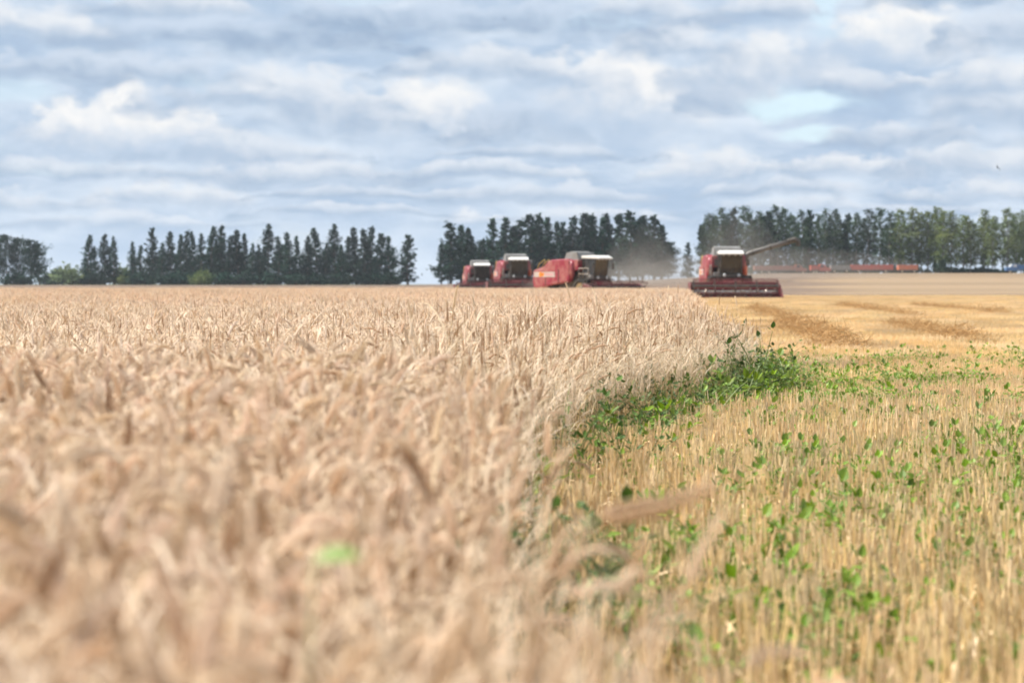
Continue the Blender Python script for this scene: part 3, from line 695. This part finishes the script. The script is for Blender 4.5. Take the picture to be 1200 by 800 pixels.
put_bush(bm_, 66, 319, 640, 1.5, 'hazy round bush just right of the dark clump at the left border', 'bushes at the foot of the belts')
put_bush(bl, 83, 317, 600, 1.3, 'pale green bush touching the small dark clump', 'bushes at the foot of the belts')
put_bush(bl, 145, 318, 560, 1.0, 'bright yellow-green bush in the gap between two dark clumps', 'bushes at the foot of the belts')
put_bush(bl, 238, 321, 500, 1.1, 'light green bush at the foot of the long dark belt', 'bushes at the foot of the belts')
put_bush(bm_, 1103, 308, 468, .9, 'rounded shrub under the sunlit trees right of the orange trailer', 'bushes at the foot of the belts')
for i, (px, tp) in enumerate([(1120, 315), (1136, 316), (1150, 314), (1166, 316), (1086, 316), (1180, 315), (1128, 315), (1158, 316), (1144, 315), (900, 312), (925, 312), (948, 312), (972, 313), (996, 312), (1020, 313), (1044, 312), (1068, 313), (870, 312), (848, 314)]):
    put_bush(bm_, px, tp, 470, 1.7, 'low green shrub at the foot of the right-hand trees', 'low shrubs under the right-hand trees')
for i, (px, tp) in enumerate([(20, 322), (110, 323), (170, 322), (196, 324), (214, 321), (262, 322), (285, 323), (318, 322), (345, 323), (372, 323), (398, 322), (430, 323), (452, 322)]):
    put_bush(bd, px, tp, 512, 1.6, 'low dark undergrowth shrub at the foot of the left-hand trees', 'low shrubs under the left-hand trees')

# ------------------------------------------------------------------ combine harvesters (front faces -Y, ground at z=0)
def part(mb, name, m, parent, bevel=.02, smooth=False): return mb.build(name, M[m] if isinstance(m, str) else m, parent, smooth, bevel)
def make_combine(deployed):
    root = empty('combine_harvester', (0, 0, 0))
    b = MB(); b.prism([(-1.2, .75), (3.6, .95), (3.6, 2.2), (-1.2, 2.3)], -.82, .82); b.box((-1.5, -1.15, .72), (1.5, -.85, 1.0)); b.box((-1.05, 2.55, .45), (1.05, 2.8, .75)); b.box((-.12, 2.5, .7), (.12, 2.85, 1.0))
    part(b, 'chassis', 'dark_metal', root)
    # red flanks with rounded corners, one on each side, sunlight put into the right one's colour
    for sg in (-1, 1):
        prof = [(.30, 1.72), (.45, 1.45), (1.6, 1.30), (4.25, .92), (4.62, 1.05), (4.70, 1.5), (4.66, 2.35), (4.45, 2.48), (3.55, 2.58), (3.25, 2.78), (2.9, 3.12), (2.4, 3.28), (.55, 3.34), (.30, 3.18)]
        b = MB(); x0, x1 = (sg * 1.53, sg * .95)
        b.prism(prof if sg < 0 else prof, min(x0, x1), max(x0, x1))
        pn = part(b, 'side_panel', 'red' if sg < 0 else 'orange', root, .10)  # 'orange' is the red paint with sunlight put into the colour
        b = MB(); xo = sg * 1.537; b.box((min(xo, xo - sg * .01), 2.0, 1.86), (max(xo, xo - sg * .01), 4.52, 2.28)); st = part(b, 'white_stripe', 'dusty_white', pn, 0)
        b = MB(); xa = sg * 1.544; b.lathe([(.0, -.004), (.20, -.004), (.20, .004), (.0, .004)], (xa, 3.72, 2.07), 'x', 16); b.box((xa - .004, 3.30, 1.93), (xa + .004, 3.62, 2.21)); part(b, 'orange_emblem', 'logo_orange', pn, 0)
        b = MB()
        for k in range(6): b.box((xa - .004, 2.2 + k * .165, 1.97), (xa + .004, 2.31 + k * .165, 2.17))
        part(b, 'lettering', 'letter_grey', pn, 0)
        b = MB(); b.box((min(sg * 1.5, sg * 1.56), 1.55, 1.36), (max(sg * 1.5, sg * 1.56), 1.60, 2.5)); b.box((min(sg * 1.5, sg * 1.56), 3.1, 1.2), (max(sg * 1.5, sg * 1.56), 3.14, 1.84)); part(b, 'panel_seam', 'dark_metal', pn, 0)
        # rounded front fairing beside the cab, sun on the right one put into its colour
        b = MB(); b.tube([(sg * 1.24, .32, 1.75), (sg * 1.26, .22, 2.1), (sg * 1.26, .20, 2.8), (sg * 1.22, .30, 3.22)], [.17, .24, .24, .15], 12, 0); part(b, 'front_fairing', 'red' if sg < 0 else 'orange', root, 0, True)  # 'orange' is the red paint with sunlight put into the colour
    b = MB(); b.prism([(2.3, 2.5), (4.5, 2.3), (4.75, 1.4), (4.75, 2.2), (4.5, 2.62), (2.9, 2.95), (2.3, 2.95)], -.95, .95); b.prism([(3.4, 1.0), (4.7, .9), (5.05, .75), (5.1, 1.3), (4.75, 2.1), (3.4, 2.2)], -.90, .90)
    part(b, 'straw_hood', 'red', root, .05)
    b = MB(); b.box((-.95, 1.35, 2.5), (.95, 2.7, 3.12)); eng = part(b, 'engine_cover', 'red', root, .08)
    b = MB(); b.lathe([(0, -.03), (.42, -.03), (.42, .03), (0, .03)], (-.985, 2.02, 2.8), 'x', 20); part(b, 'air_screen', 'dark_metal', eng, 0)
    b = MB(); b.tube([(.6, 2.3, 3.1), (.6, 2.3, 3.6), (.6, 2.42, 3.75)], .06, 8); part(b, 'exhaust_pipe', 'steel', eng, 0)
    b = MB(); b.prism([(-1.25, 2.4), (1.25, 2.4), (1.25, 3.25), (-1.25, 3.25)], -.45, 1.5, 'y'); tank = part(b, 'grain_tank', 'red', root, .05)
    # raised grey tank extension: four leaning walls
    b = MB(); lo, hi = 3.25, 3.86
    bx0, bx1, by0, by1 = -1.05, 1.05, -.4, 1.4; tx0, tx1, ty0, ty1 = -1.0, 1.0, -.1, 1.15
    for (p, q, p2, q2) in (((bx0, by0), (bx1, by0), (tx0, ty0), (tx1, ty0)), ((bx1, by0), (bx1, by1), (tx1, ty0), (tx1, ty1)), ((bx1, by1), (bx0, by1), (tx1, ty1), (tx0, ty1)), ((bx0, by1), (bx0, by0), (tx0, ty1), (tx0, ty0))):
        n_ = Vector((-(q[1] - p[1]), q[0] - p[0], 0)).normalized() * .05
        V = [(p[0], p[1], lo), (q[0], q[1], lo), (q2[0], q2[1], hi), (p2[0], p2[1], hi)]
        b.add(V + [(a + n_.x, c + n_.y, d) for a, c, d in V], [(0, 1, 2, 3), (7, 6, 5, 4), (0, 4, 5, 1), (1, 5, 6, 2), (2, 6, 7, 3), (3, 7, 4, 0)])
    b.prism([(-.1, 3.80), (1.15, 3.80), (.55, 3.95)], -.97, .97)
    part(b, 'tank_extension', 'grey', tank, 0)
    # cab
    b = MB(); b.prism([(-1.80, 1.85), (-.55, 1.85), (-.55, 3.32), (-2.04, 3.32)][::-1], -.76, .76); cab = part(b, 'cab', 'glass', root, .04)
    b = MB()
    for sg in (-1, 1):
        b.tube([(sg * .77, -1.81, 1.83), (sg * .77, -2.05, 3.34)], .045, 6); b.tube([(sg * .77, -.57, 1.83), (sg * .77, -.57, 3.34)], .05, 6); b.tube([(sg * .77, -1.25, 1.9), (sg * .77, -1.18, 3.3)], .03, 6)
    b.box((-.82, -2.1, 1.72), (.82, -.5, 1.86)); part(b, 'cab_frame', 'dark_metal', cab, 0)
    b = MB(); b.prism([(-2.52, 3.30), (-.45, 3.36), (-.45, 3.58), (-2.05, 3.60), (-2.5, 3.40)][::-1], -.84, .84); part(b, 'cab_roof', 'white', cab, .05)
    b = MB()
    for xx in (-.62, -.22, .22, .62): b.lathe([(0, -.05), (.05, -.05), (.055, .0), (.04, .05), (0, .05)], (xx, -2.30, 3.26), 'y', 12)
    part(b, 'roof_lamps', 'lamp_glass', cab, 0)
    b = MB(); b.tube([(-.1, -1.84, 1.95), (.35, -1.93, 2.5)], .012, 5); part(b, 'wiper', 'dark_metal', cab, 0)
    # driver platform, railing, ladder, lamps
    b = MB(); b.box((-1.52, -1.95, 1.60), (1.52, -.62, 1.70)); plat = part(b, 'platform', 'dark_metal', root, .01)
    b = MB()
    for zz in (2.1, 2.55): b.tube([(-1.45, -1.9, zz), (-1.45, -.75, zz)], .025, 6)
    for yy in (-1.9, -1.3, -.75): b.tube([(-1.45, yy, 1.7), (-1.45, yy, 2.55)], .025, 6)
    part(b, 'railing', 'steel', plat, 0)
    b = MB()
    for yy in (-1.85, -1.35): b.tube([(-1.75, yy, .45), (-1.55, yy, 1.65)], .03, 6)
    for k in range(5): b.box((-1.79 + k * .045, -1.84, .52 + k * .26), (-1.60 + k * .045, -1.36, .555 + k * .26))
    part(b, 'ladder', 'dark_metal', plat, 0)
    for sg, y_ in ((-1, -1.98), (1, -1.98)):
        b = MB(); b.lathe([(0, -.06), (.11, -.06), (.13, .0), (.09, .07), (0, .07)], (sg * .52, y_ - .09, 1.80), 'y', 14); part(b, 'headlight', 'lamp_glass', root, 0, True)
        b = MB(); b.tube([(sg * .78, -1.9, 3.2), (sg * 1.15, -2.2, 3.15), (sg * 1.15, -2.2, 2.95)], .02, 6); b.box((sg * 1.15 - .12, -2.23, 2.48), (sg * 1.15 + .12, -2.17, 2.95)); part(b, 'mirror', 'dark_metal', root, 0)
    b = MB(); b.box((-1.30, -1.99, 1.72), (-.92, -1.72, 2.02)); part(b, 'tool_box', 'grey', root, .03)
    b = MB()
    for xx in (-1.45, -.95): b.tube([(xx, 4.2, 2.5), (xx, 3.95, 2.95), (xx, 3.3, 3.3), (xx, 3.2, 2.8)], .03, 6)
    part(b, 'handrail', 'yellow', root, 0, True)
    b = MB(); b.lathe([(0, 0), (.07, 0), (.07, .16), (.04, .2), (0, .2)], (-.6, 2.3, 3.12), 'z', 12); part(b, 'beacon', 'logo_orange', root, 0)
    # wheels
    def wheel(x, y_, r, w):
        b = MB(); b.lathe([(r * .56, -w * .40), (r * .72, -w * .5), (r * .93, -w * .48), (r, -w * .34), (r * 1.01, 0), (r, w * .34), (r * .93, w * .48), (r * .72, w * .5), (r * .56, w * .40)], (x, y_, r), 'x', 32)
        for k in range(22):
            an = 2 * math.pi * k / 22
            for sg in (-1, 1):
                a2 = an + (0 if sg < 0 else math.pi / 22)
                Mx = Matrix.Translation((x, y_, r)) @ Matrix.Rotation(a2, 4, 'X') @ Matrix.Rotation(sg * R(28), 4, 'Z')
                b.box((sg * w * .24 - w * .27, -.028 * r / .85, r * .97), (sg * w * .24 + w * .27, .028 * r / .85, r * 1.04), 0, Mx)
        ty = part(b, 'wheel', 'rubber', root, 0)
        b = MB(); s_ = 1 if x > 0 else -1
        b.lathe([(0, s_ * w * .20), (r * .20, s_ * w * .20), (r * .24, s_ * w * .12), (r * .46, s_ * w * .12), (r * .55, s_ * w * .38), (r * .58, s_ * w * .40), (r * .58, -s_ * w * .40), (0, -s_ * w * .3)], (x, y_, r), 'x', 24); part(b, 'rim', 'rim', ty, 0)
    for sg in (-1, 1): wheel(sg * 1.28, -1.0, .88, .66); wheel(sg * 1.18, 2.67, .58, .40)
    # feeder house and header
    b = MB(); b.prism([(-1.1, 1.05), (-1.1, 1.75), (-1.75, 1.62), (-3.05, 1.02), (-3.05, .42), (-1.8, .75)], -.62, .62); part(b, 'feeder_house', 'dark_red', root, .02)
    hd = MB(); W = 3.22
    hd.box((-W, -3.16, .30), (W, -3.06, 1.22)); hd.prism([(-3.16, .22), (-3.06, .3), (-3.06, .36), (-3.5, .26), (-3.95, .20), (-4.3, .24), (-4.32, .18), (-3.95, .12), (-3.5, .14)], -W, W)
    hd.tube([(-W, -3.11, 1.25), (W, -3.11, 1.25)], .07, 8); head = part(hd, 'header', 'dark_red', root, 0)
    for sg in (-1, 1):
        b = MB(); b.prism([(-3.06, .15), (-3.06, 1.3), (-3.5, 1.18), (-4.35, .75), (-5.05, .26), (-5.02, .16)], min(sg * W, sg * (W + .09)), max(sg * W, sg * (W + .09))); part(b, 'divider', 'dark_red', head, .02)
    b = MB(); b.tube([(-W + .1, -3.55, .55), (W - .1, -3.55, .55)], .17, 12)
    for sg in (-1, 1):
        pts = []
        for k in range(90):
            f = k / 89; pts.append((sg * (W - .15 - f * (W - .75)), -3.55 + .27 * math.cos(f * 26), .55 + .27 * math.sin(f * 26) * sg))
        b.tube(pts, .035, 4)
    part(b, 'header_auger', 'steel', head, 0)
    cx, cz, rr = -4.0, 1.02, .52
    b = MB(); b.tube([(-W + .12, cx, cz), (W - .12, cx, cz)], .08, 8)
    for xx in np.linspace(-W + .2, W - .2, 5):
        for k in range(6):
            a = k * math.pi / 3 + .25; b.tube([(xx, cx, cz), (xx, cx + rr * math.cos(a), cz + rr * math.sin(a))], .022, 5)
            a2 = a + math.pi / 3; b.tube([(xx, cx + rr * math.cos(a), cz + rr * math.sin(a)), (xx, cx + rr * math.cos(a2), cz + rr * math.sin(a2))], .018, 5)
    reel = part(b, 'reel', 'dark_metal', head, 0)
    b = MB()
    for k in range(6):
        a = k * math.pi / 3 + .25; yy, zz = cx + rr * math.cos(a), cz + rr * math.sin(a); b.tube([(-W + .15, yy, zz), (W - .15, yy, zz)], .035, 6)
        for xx in np.arange(-W + .2, W - .15, .17): b.tube([(xx, yy, zz), (xx, yy + .06, zz - .24)], .010, 3, cap=False)
    part(b, 'tine_bars', 'dark_red', reel, 0)
    b = MB()
    for sg in (-1, 1): b.tube([(sg * (W - .02), -3.1, 1.28), (sg * (W - .02), cx, cz + .02)], .05, 6); b.tube([(sg * (W - .02), -3.1, .7), (sg * (W - .02), -3.75, 1.08)], .03, 6)
    part(b, 'reel_arm', 'dark_red', head, 0)
    b = MB()
    for xx in np.arange(-W + .05, W, .0762 * 2): b.add([(xx - .03, -4.3, .20), (xx + .03, -4.3, .20), (xx, -4.46, .205), (xx - .03, -4.3, .235), (xx + .03, -4.3, .235)], [(0, 1, 2), (3, 2, 4), (0, 2, 3), (1, 4, 2)])
    part(b, 'knife_guards', 'steel', head, 0)
    b = MB()
    for xx in (-2.3, -.9, .9, 2.3): b.box((xx - .25, -3.9, .06), (xx + .25, -3.2, .125))
    part(b, 'skid_shoes', 'steel', head, 0)
    # unloading auger
    b = MB()
    if deployed: P = [(1.25, .2, 2.55), (1.40, .15, 3.25), (1.62, .1, 3.42), (4.7, -.35, 4.36)]
    else: P = [(1.25, .2, 2.55), (1.40, .25, 3.1), (1.42, .5, 3.22), (1.40, 4.6, 3.0)]
    b.tube(P, [.20, .20, .19, .17], 12); au = part(b, 'unloading_auger', 'auger_paint', root, 0, True)
    b = MB()
    for k in (.08, .5, .94):
        q = Vector(P[2]).lerp(Vector(P[3]), k); dq = (Vector(P[3]) - Vector(P[2])).normalized() * .05; b.tube([q - dq, q + dq], .205, 12)
    part(b, 'auger_clamps', 'dark_metal', au, 0)
    e = Vector(P[3]); dd = (e - Vector(P[2])).normalized()
    b = MB(); b.tube([e - dd * .05, e + dd * .25, e + dd * .45 + Vector((0, 0, -.18)), e + dd * .5 + Vector((0, 0, -.55))], [.21, .21, .2, .17], 10); part(b, 'spout', 'rubber' if not deployed else 'dark_metal', au, 0)
    return root
def place_combine(o, px, D, rz, label):
    x = at(px, D); o.location = (x, D, float(ground_z(x, D))); o.rotation_euler = (0, 0, R(rz)); tag(o, label, 'combine harvester', 'combine harvesters working the field')
c1 = make_combine(True); place_combine(c1, 852.5, 147, 2, 'red combine harvester with raised unloading tube, its header facing us at the wheat edge')
c2 = make_combine(False); place_combine(c2, 685, 155, 43, 'red combine harvester seen from the side with a white lettered stripe on its flank')
c3 = copy_tree(c2); place_combine(c3, 563, 220, 7, 'smallest red combine harvester, front view, leftmost behind the wheat')
c4_ = copy_tree(c2); place_combine(c4_, 605, 188, 8, 'red combine harvester in front view between the smallest one and the side-on one')
c2.scale = (.93, .93, .95)
c4_.location.z += .05; c3.location.z -= .25; c2.location.z -= .05

# ------------------------------------------------------------------ trucks and trailers by the right belt
def wheels_on(parent, xs_, half, r=.42):
    for xx in xs_:
        for sg in (-1, 1):
            b = MB(); b.lathe([(0, -.12), (r * .55, -.12), (r * .7, -.14), (r, -.10), (r, .10), (r * .7, .14), (r * .55, .12), (0, .12)], (xx, sg * half, r), 'y', 18); w = b.build('wheel', M['rubber'], parent)
            b = MB(); b.lathe([(0, sg * .135), (r * .5, sg * .135), (r * .52, sg * .10)], (xx, sg * half, r), 'y', 14); b.build('rim', M['rim'], w)
def make_trailer(L, H, paint, label, px, D, ribs=True, cat='trailer', sink=0.0):
    x = at(px, D); e = empty('grain_trailer', (x, D, float(ground_z(x, D)) - sink))
    b = MB(); b.box((-L / 2, -1.0, .55), (L / 2, 1.0, .72)); b.tube([(-L / 2, 0, .62), (-L / 2 - 1.0, 0, .5)], .06, 6); b.build('chassis', M['dark_metal'], e)
    b = MB()
    for (p, q) in (((-L/2, -1.2), (L/2, -1.13)), ((-L/2, 1.13), (L/2, 1.2)), ((-L/2, -1.13), (-L/2 + .07, 1.13)), ((L/2 - .07, -1.13), (L/2, 1.13))): b.box((p[0], p[1], .74), (q[0], q[1], H))
    b.box((-L/2 + .07, -1.13, .74), (L/2 - .07, 1.13, .82)); bd_ = b.build('body', M[paint], e)
    b = MB()
    for k in np.linspace(-L/2 + .15, L/2 - .15, max(4, int(L / 1.1))):
        for sg in (-1, 1): b.box((k - .05, min(sg * 1.2, sg * 1.27), .74), (k + .05, max(sg * 1.2, sg * 1.27), H - .02))
    b.box((-L/2, -1.26, H), (L/2, -1.12, H + .07)); b.build('ribs', M[paint], bd_)
    wheels_on(e, (-L * .32, L * .32), .9); tag(e, label, cat, 'trucks and trailers parked by the right belt'); return e
def make_truck(L, cabside, paint, label, px, D, sink=0.0, hood=True):
    x = at(px, D); e = empty('grain_truck', (x, D, float(ground_z(x, D)) - sink)); s_ = cabside
    b = MB(); b.box((-L / 2, -.5, .6), (L / 2, .5, .8)); b.build('chassis', M['dark_metal'], e)
    c0 = s_ * L / 2
    prof = [(c0, .6), (c0, 1.3), (c0 - s_ * .95, 1.45), (c0 - s_ * 1.5, 2.15), (c0 - s_ * 2.6, 2.2), (c0 - s_ * 2.65, .6)]
    b = MB(); b.prism(prof, -1.05, 1.05, 'y'); cb = b.build('cab', M[paint], e); md = cb.modifiers.new('bevel', 'BEVEL'); md.width = .06; md.segments = 2
    b = MB(); xa, xb = sorted((c0 - s_ * 1.6, c0 - s_ * 2.4)); b.box((xa, -1.06, 1.5), (xb, 1.06, 2.05))
    q0, q1 = Vector((c0 - s_ * .98, 0, 1.5)), Vector((c0 - s_ * 1.47, 0, 2.1)); nn = Vector((s_ * .6, 0, .5)).normalized() * .02
    b.add([tuple(q0 + nn + Vector((0, -.92, 0))), tuple(q0 + nn + Vector((0, .92, 0))), tuple(q1 + nn + Vector((0, .92, 0))), tuple(q1 + nn + Vector((0, -.92, 0)))], [(0, 1, 2, 3)]); b.build('windows', M['lamp_glass' if paint == 'truck_blue' else 'glass'], cb)
    b = MB(); xa, xb = sorted((-s_ * L / 2, c0 - s_ * 2.8)); b.box((xa, -1.18, .85), (xb, -1.1, 1.95)); b.box((xa, 1.1, .85), (xb, 1.18, 1.95)); b.box((xa, -1.1, .85), (xb, 1.1, .95)); b.box((xa, -1.1, .95), (xa + .07, 1.1, 1.95)); b.box((xb - .07, -1.1, .95), (xb, 1.1, 1.95))
    for k in np.linspace(xa + .1, xb - .1, 7): b.box((k - .05, -1.24, .85), (k + .05, -1.18, 1.95))
    b.build('body', M[paint], e)
    wheels_on(e, (c0 - s_ * .9, -s_ * L * .22, -s_ * L * .36), .85, .45); tag(e, label, 'truck', 'trucks and trailers parked by the right belt')
DT = 455
make_truck(12.0, 1, 'truck_faded', 'faded red truck in the dust with its sloping nose to the right', 914, DT, .25)
make_truck(4.6, 1, 'truck_red', 'short bright red truck next to the grey trailer', 961, DT, .2)
make_trailer(4.4, 1.75, 'grey', 'low pale grey trailer between two red ones', 984, DT)
make_trailer(9.6, 1.85, 'truck_red', 'long bright red trailer, the longest of the parked row', 1021, DT)
make_trailer(4.4, 1.8, 'truck_orange', 'short orange trailer at the right end of the red row', 1063, DT)
make_truck(7.2, -1, 'truck_blue', 'blue truck with a pale windscreen at the right border', 1196, DT, .1)

# ------------------------------------------------------------------ birds
def bird(px, py, D, span, roll, heading, label):
    mb = MB(); L = span * .45
    mb.tube([(0, -L * .5, 0), (0, -L * .38, .0), (0, -L * .1, 0), (0, L * .2, 0), (0, L * .5, 0.0), (0, L * .75, 0)], [.002, L * .08, L * .13, L * .10, L * .05, .002], 8)
    for sg in (-1, 1):
        up = [(0, 0), (.3, .10), (.62, .12), (1.0, .04)]; V = []
        for f, z in up:
            w = L * (.40 * (1 - f) ** .6 + .03); yo = L * (.05 + .28 * f * f)
            for dz in (.008, -.008): V += [(sg * f * span * .5, -w * .5 + yo, z * span + dz * span * (1 - f)), (sg * f * span * .5, w * .5 + yo, z * span + dz * span * (1 - f))]
        F = []
        for i in range(3): a = 4 * i; F += [(a, a+1, a+5, a+4), (a+2, a+6, a+7, a+3), (a, a+4, a+6, a+2), (a+1, a+3, a+7, a+5)]
        mb.add(V, F)
    mb.add([(-L*.14, L*1.0, 0), (0, L*.7, .006), (L*.14, L*1.0, 0), (0, L*.85, -.004)], [(0, 1, 3), (1, 2, 3)])
    o = mb.build('bird', M['feather'], smooth=True); o.location = (at(px, D), D, zat(py, D)); o.rotation_euler = (R(20), R(roll), R(heading)); tag(o, label, 'bird', 'birds in the sky')
bird(1168, 197, 80, .42, 50, 25, 'dark bird banking in flight high over the right-hand trees')
bird(591, 24, 150, .30, 15, 100, 'tiny dark bird at the top of the sky above the middle')
# ------------------------------------------------------------------ single stalks standing out close to the camera
def single_stalk(px0, py0, px1, py1, D, label, dark=False, width=1.0):
    p0 = Vector((at(px0, D), D, zat(py0, D))); p1 = Vector((at(px1, D), D + .01, zat(py1, D))); d = p1 - p0; L = d.length
    e = empty('wheat_stalk', (p0.x, p0.y, 0))
    st = MB(); up = Vector((0, 0, 1)); horiz = Vector((d.x, 0, 0)).normalized() if abs(d.x) > .01 else Vector((1, 0, 0))
    width *= 1.15
    base = p0 - horiz * (.05 + .5 * abs(d.x)) ; base.z = 0
    o_ = Vector((p0.x, p0.y, 0))
    c1_ = Vector((base.x, base.y, p0.z * .75)); pts = []
    c2_ = p0 - d.normalized() * .12
    for i in range(13):
        t = i / 12; pts.append(((1-t)**3) * base + 3*t*(1-t)**2 * c1_ + 3*t*t*(1-t) * c2_ + t**3 * p0 - o_)
    st.tube(pts, [.0023 - .0008 * i / 12 for i in range(13)], 6); st.build('stem', M['straw_stem'], e, True)
    er = MB(); axis = d.normalized().cross(up)
    if axis.length < .1: axis = Vector((0, 1, 0))
    add_ear(er, p0 - o_, d.normalized(), -axis.normalized() if d.z < 0 else axis.normalized(), .22, L, 0, width * L / .085, 0)
    ms = er.mesh('ear', [M['dark_ear'] if dark else M['brown_ear'], M['brown_ear'], M['dry_leaf']], True); o = bpy.data.objects.new('ear', ms); col.objects.link(o); o.parent = e
    lf = MB(); add_blade(lf, pts[3], rng.uniform(0, 6.28), .2, .009, 2.2, n=8, m=0); lf.build('leaf', M['dry_leaf'], e)
    tag(e, label, 'wheat stalk', 'blurred wheat ears standing out close to the camera')
single_stalk(706, 607, 838, 584, 2.4, 'wheat ear bent flat to the right, reaching out over the stubble', False, .82)
single_stalk(632, 708, 668, 652, 2.0, 'brown wheat ear leaning right beside the near corner of the stubble', True, .9)
single_stalk(528, 800, 562, 700, 1.6, 'thick brown wheat ear standing upright at the bottom centre', False, .8)
single_stalk(40, 704, 84, 622, 1.95, 'dark brown wheat ear leaning right at the lower left', True, .85)
single_stalk(470, 525, 512, 590, 2.7, 'dark wheat ear hanging down to the right above the green leaf', True, .8)
single_stalk(112, 612, 152, 548, 2.5, 'light brown wheat ear leaning right above the dark one at the lower left', False, .85)
single_stalk(286, 712, 300, 652, 2.3, 'upright brown wheat ear left of the green leaf', False, .85)
single_stalk(148, 524, 152, 486, 4.2, 'left of two short upright ears in the middle of the left field', True, .9)
single_stalk(182, 520, 198, 474, 4.0, 'right of two short upright ears in the middle of the left field', False, .9)
single_stalk(60, 462, 36, 434, 6.0, 'small dark wheat ear leaning left near the left border', True, 1.0)
single_stalk(640, 760, 600, 672, 1.75, 'brown wheat ear leaning left between two bent ones at the bottom', False, .8)
# green leaf blade among the ears
D = 2.0; gl = MB(); c0 = Vector((at(368, D), D, zat(655, D))); c1_ = Vector((at(421, D), D, zat(652, D)))
pts = [c0.lerp(c1_, i / 8) + Vector((0, 0, .004 * math.sin(i / 8 * 3.14))) for i in range(9)]
gl.ribbon(pts, [.020 * math.sin(math.pi * min(.97, i / 8 * .9 + .06)) + .002 for i in range(9)], Vector((0, .8, .6)))
gl.tube([(c0.x - .03, D + .02, 0), (c0.x - .02, D + .01, c0.z * .6), tuple(c0)], [.002, .0018, .001], 5, 1)
tag(gl.build('grass_leaf', [M['green_blade'], M['weed_stem']], smooth=True), 'blurred bright green leaf blade lying flat among pale wheat ears', 'leaf')

# ------------------------------------------------------------------ harvest dust and haze
def volume(name, dens, colr, aniso=.3):
    m = bpy.data.materials.new(name); m.use_nodes = True; t = m.node_tree; t.nodes.clear(); out = N(t, 'ShaderNodeOutputMaterial'); v = N(t, 'ShaderNodeVolumePrincipled')
    v.inputs['Color'].default_value = c4(colr); v.inputs['Density'].default_value = dens; v.inputs['Anisotropy'].default_value = aniso
    t.links.new(v.outputs[0], out.inputs['Volume']); return m
def dust(px, D, rx, ry, rz_, dens, seed, lift=0.0):
    r = np.random.default_rng(seed); V, F = [], []; nu, nv = 28, 14
    for j in range(nv + 1):
        th = math.pi * .5 * j / nv
        for i in range(nu):
            a = 2 * math.pi * i / nu; k = 1 + .16 * math.sin(3 * a + seed) * math.sin(2 * th + seed) + .10 * math.sin(7 * a + 2 * seed) * math.cos(3 * th)
            V.append((rx * math.cos(a) * math.cos(th) * k, ry * math.sin(a) * math.cos(th) * k, rz_ * math.sin(th) * k))
    for j in range(nv):
        for i in range(nu): F.append((j*nu+i, j*nu+(i+1)%nu, (j+1)*nu+(i+1)%nu, (j+1)*nu+i))
    F.append(tuple(range(nu))[::-1])
    mb = MB(); mb.add(V, F); x = at(px, D); o = mb.build('harvest_dust', volume('harvest_dust', dens, (.66, .57, .48)), smooth=True); o.location = (x, D, float(ground_z(x, D)) + .15 + lift); o['kind'] = 'stuff'
dust(735, 300, 5, 10, 6.5, .006, 1)
dust(752, 310, 6, 12, 9.0, .005, 6)
dust(768, 320, 6, 12, 7.0, .005, 7)
dust(742, 290, 9, 14, 3.6, .008, 8)
dust(780, 335, 12, 16, 4.5, .007, 2)
dust(632, 186, 3.0, 5, 1.7, .07, 3)
dust(910, 330, 24, 30, 5, .005, 4)
dust(855, 310, 6, 12, 11, .006, 5)
dust(876, 315, 7, 14, 9, .005, 9)
hb = MB(); hb.box((-2700, -120, -2.0), (2700, 4300, 30.0)); o = hb.build('haze', volume('haze', .00012, (.86, .92, 1.0), .2)); o['kind'] = 'stuff'
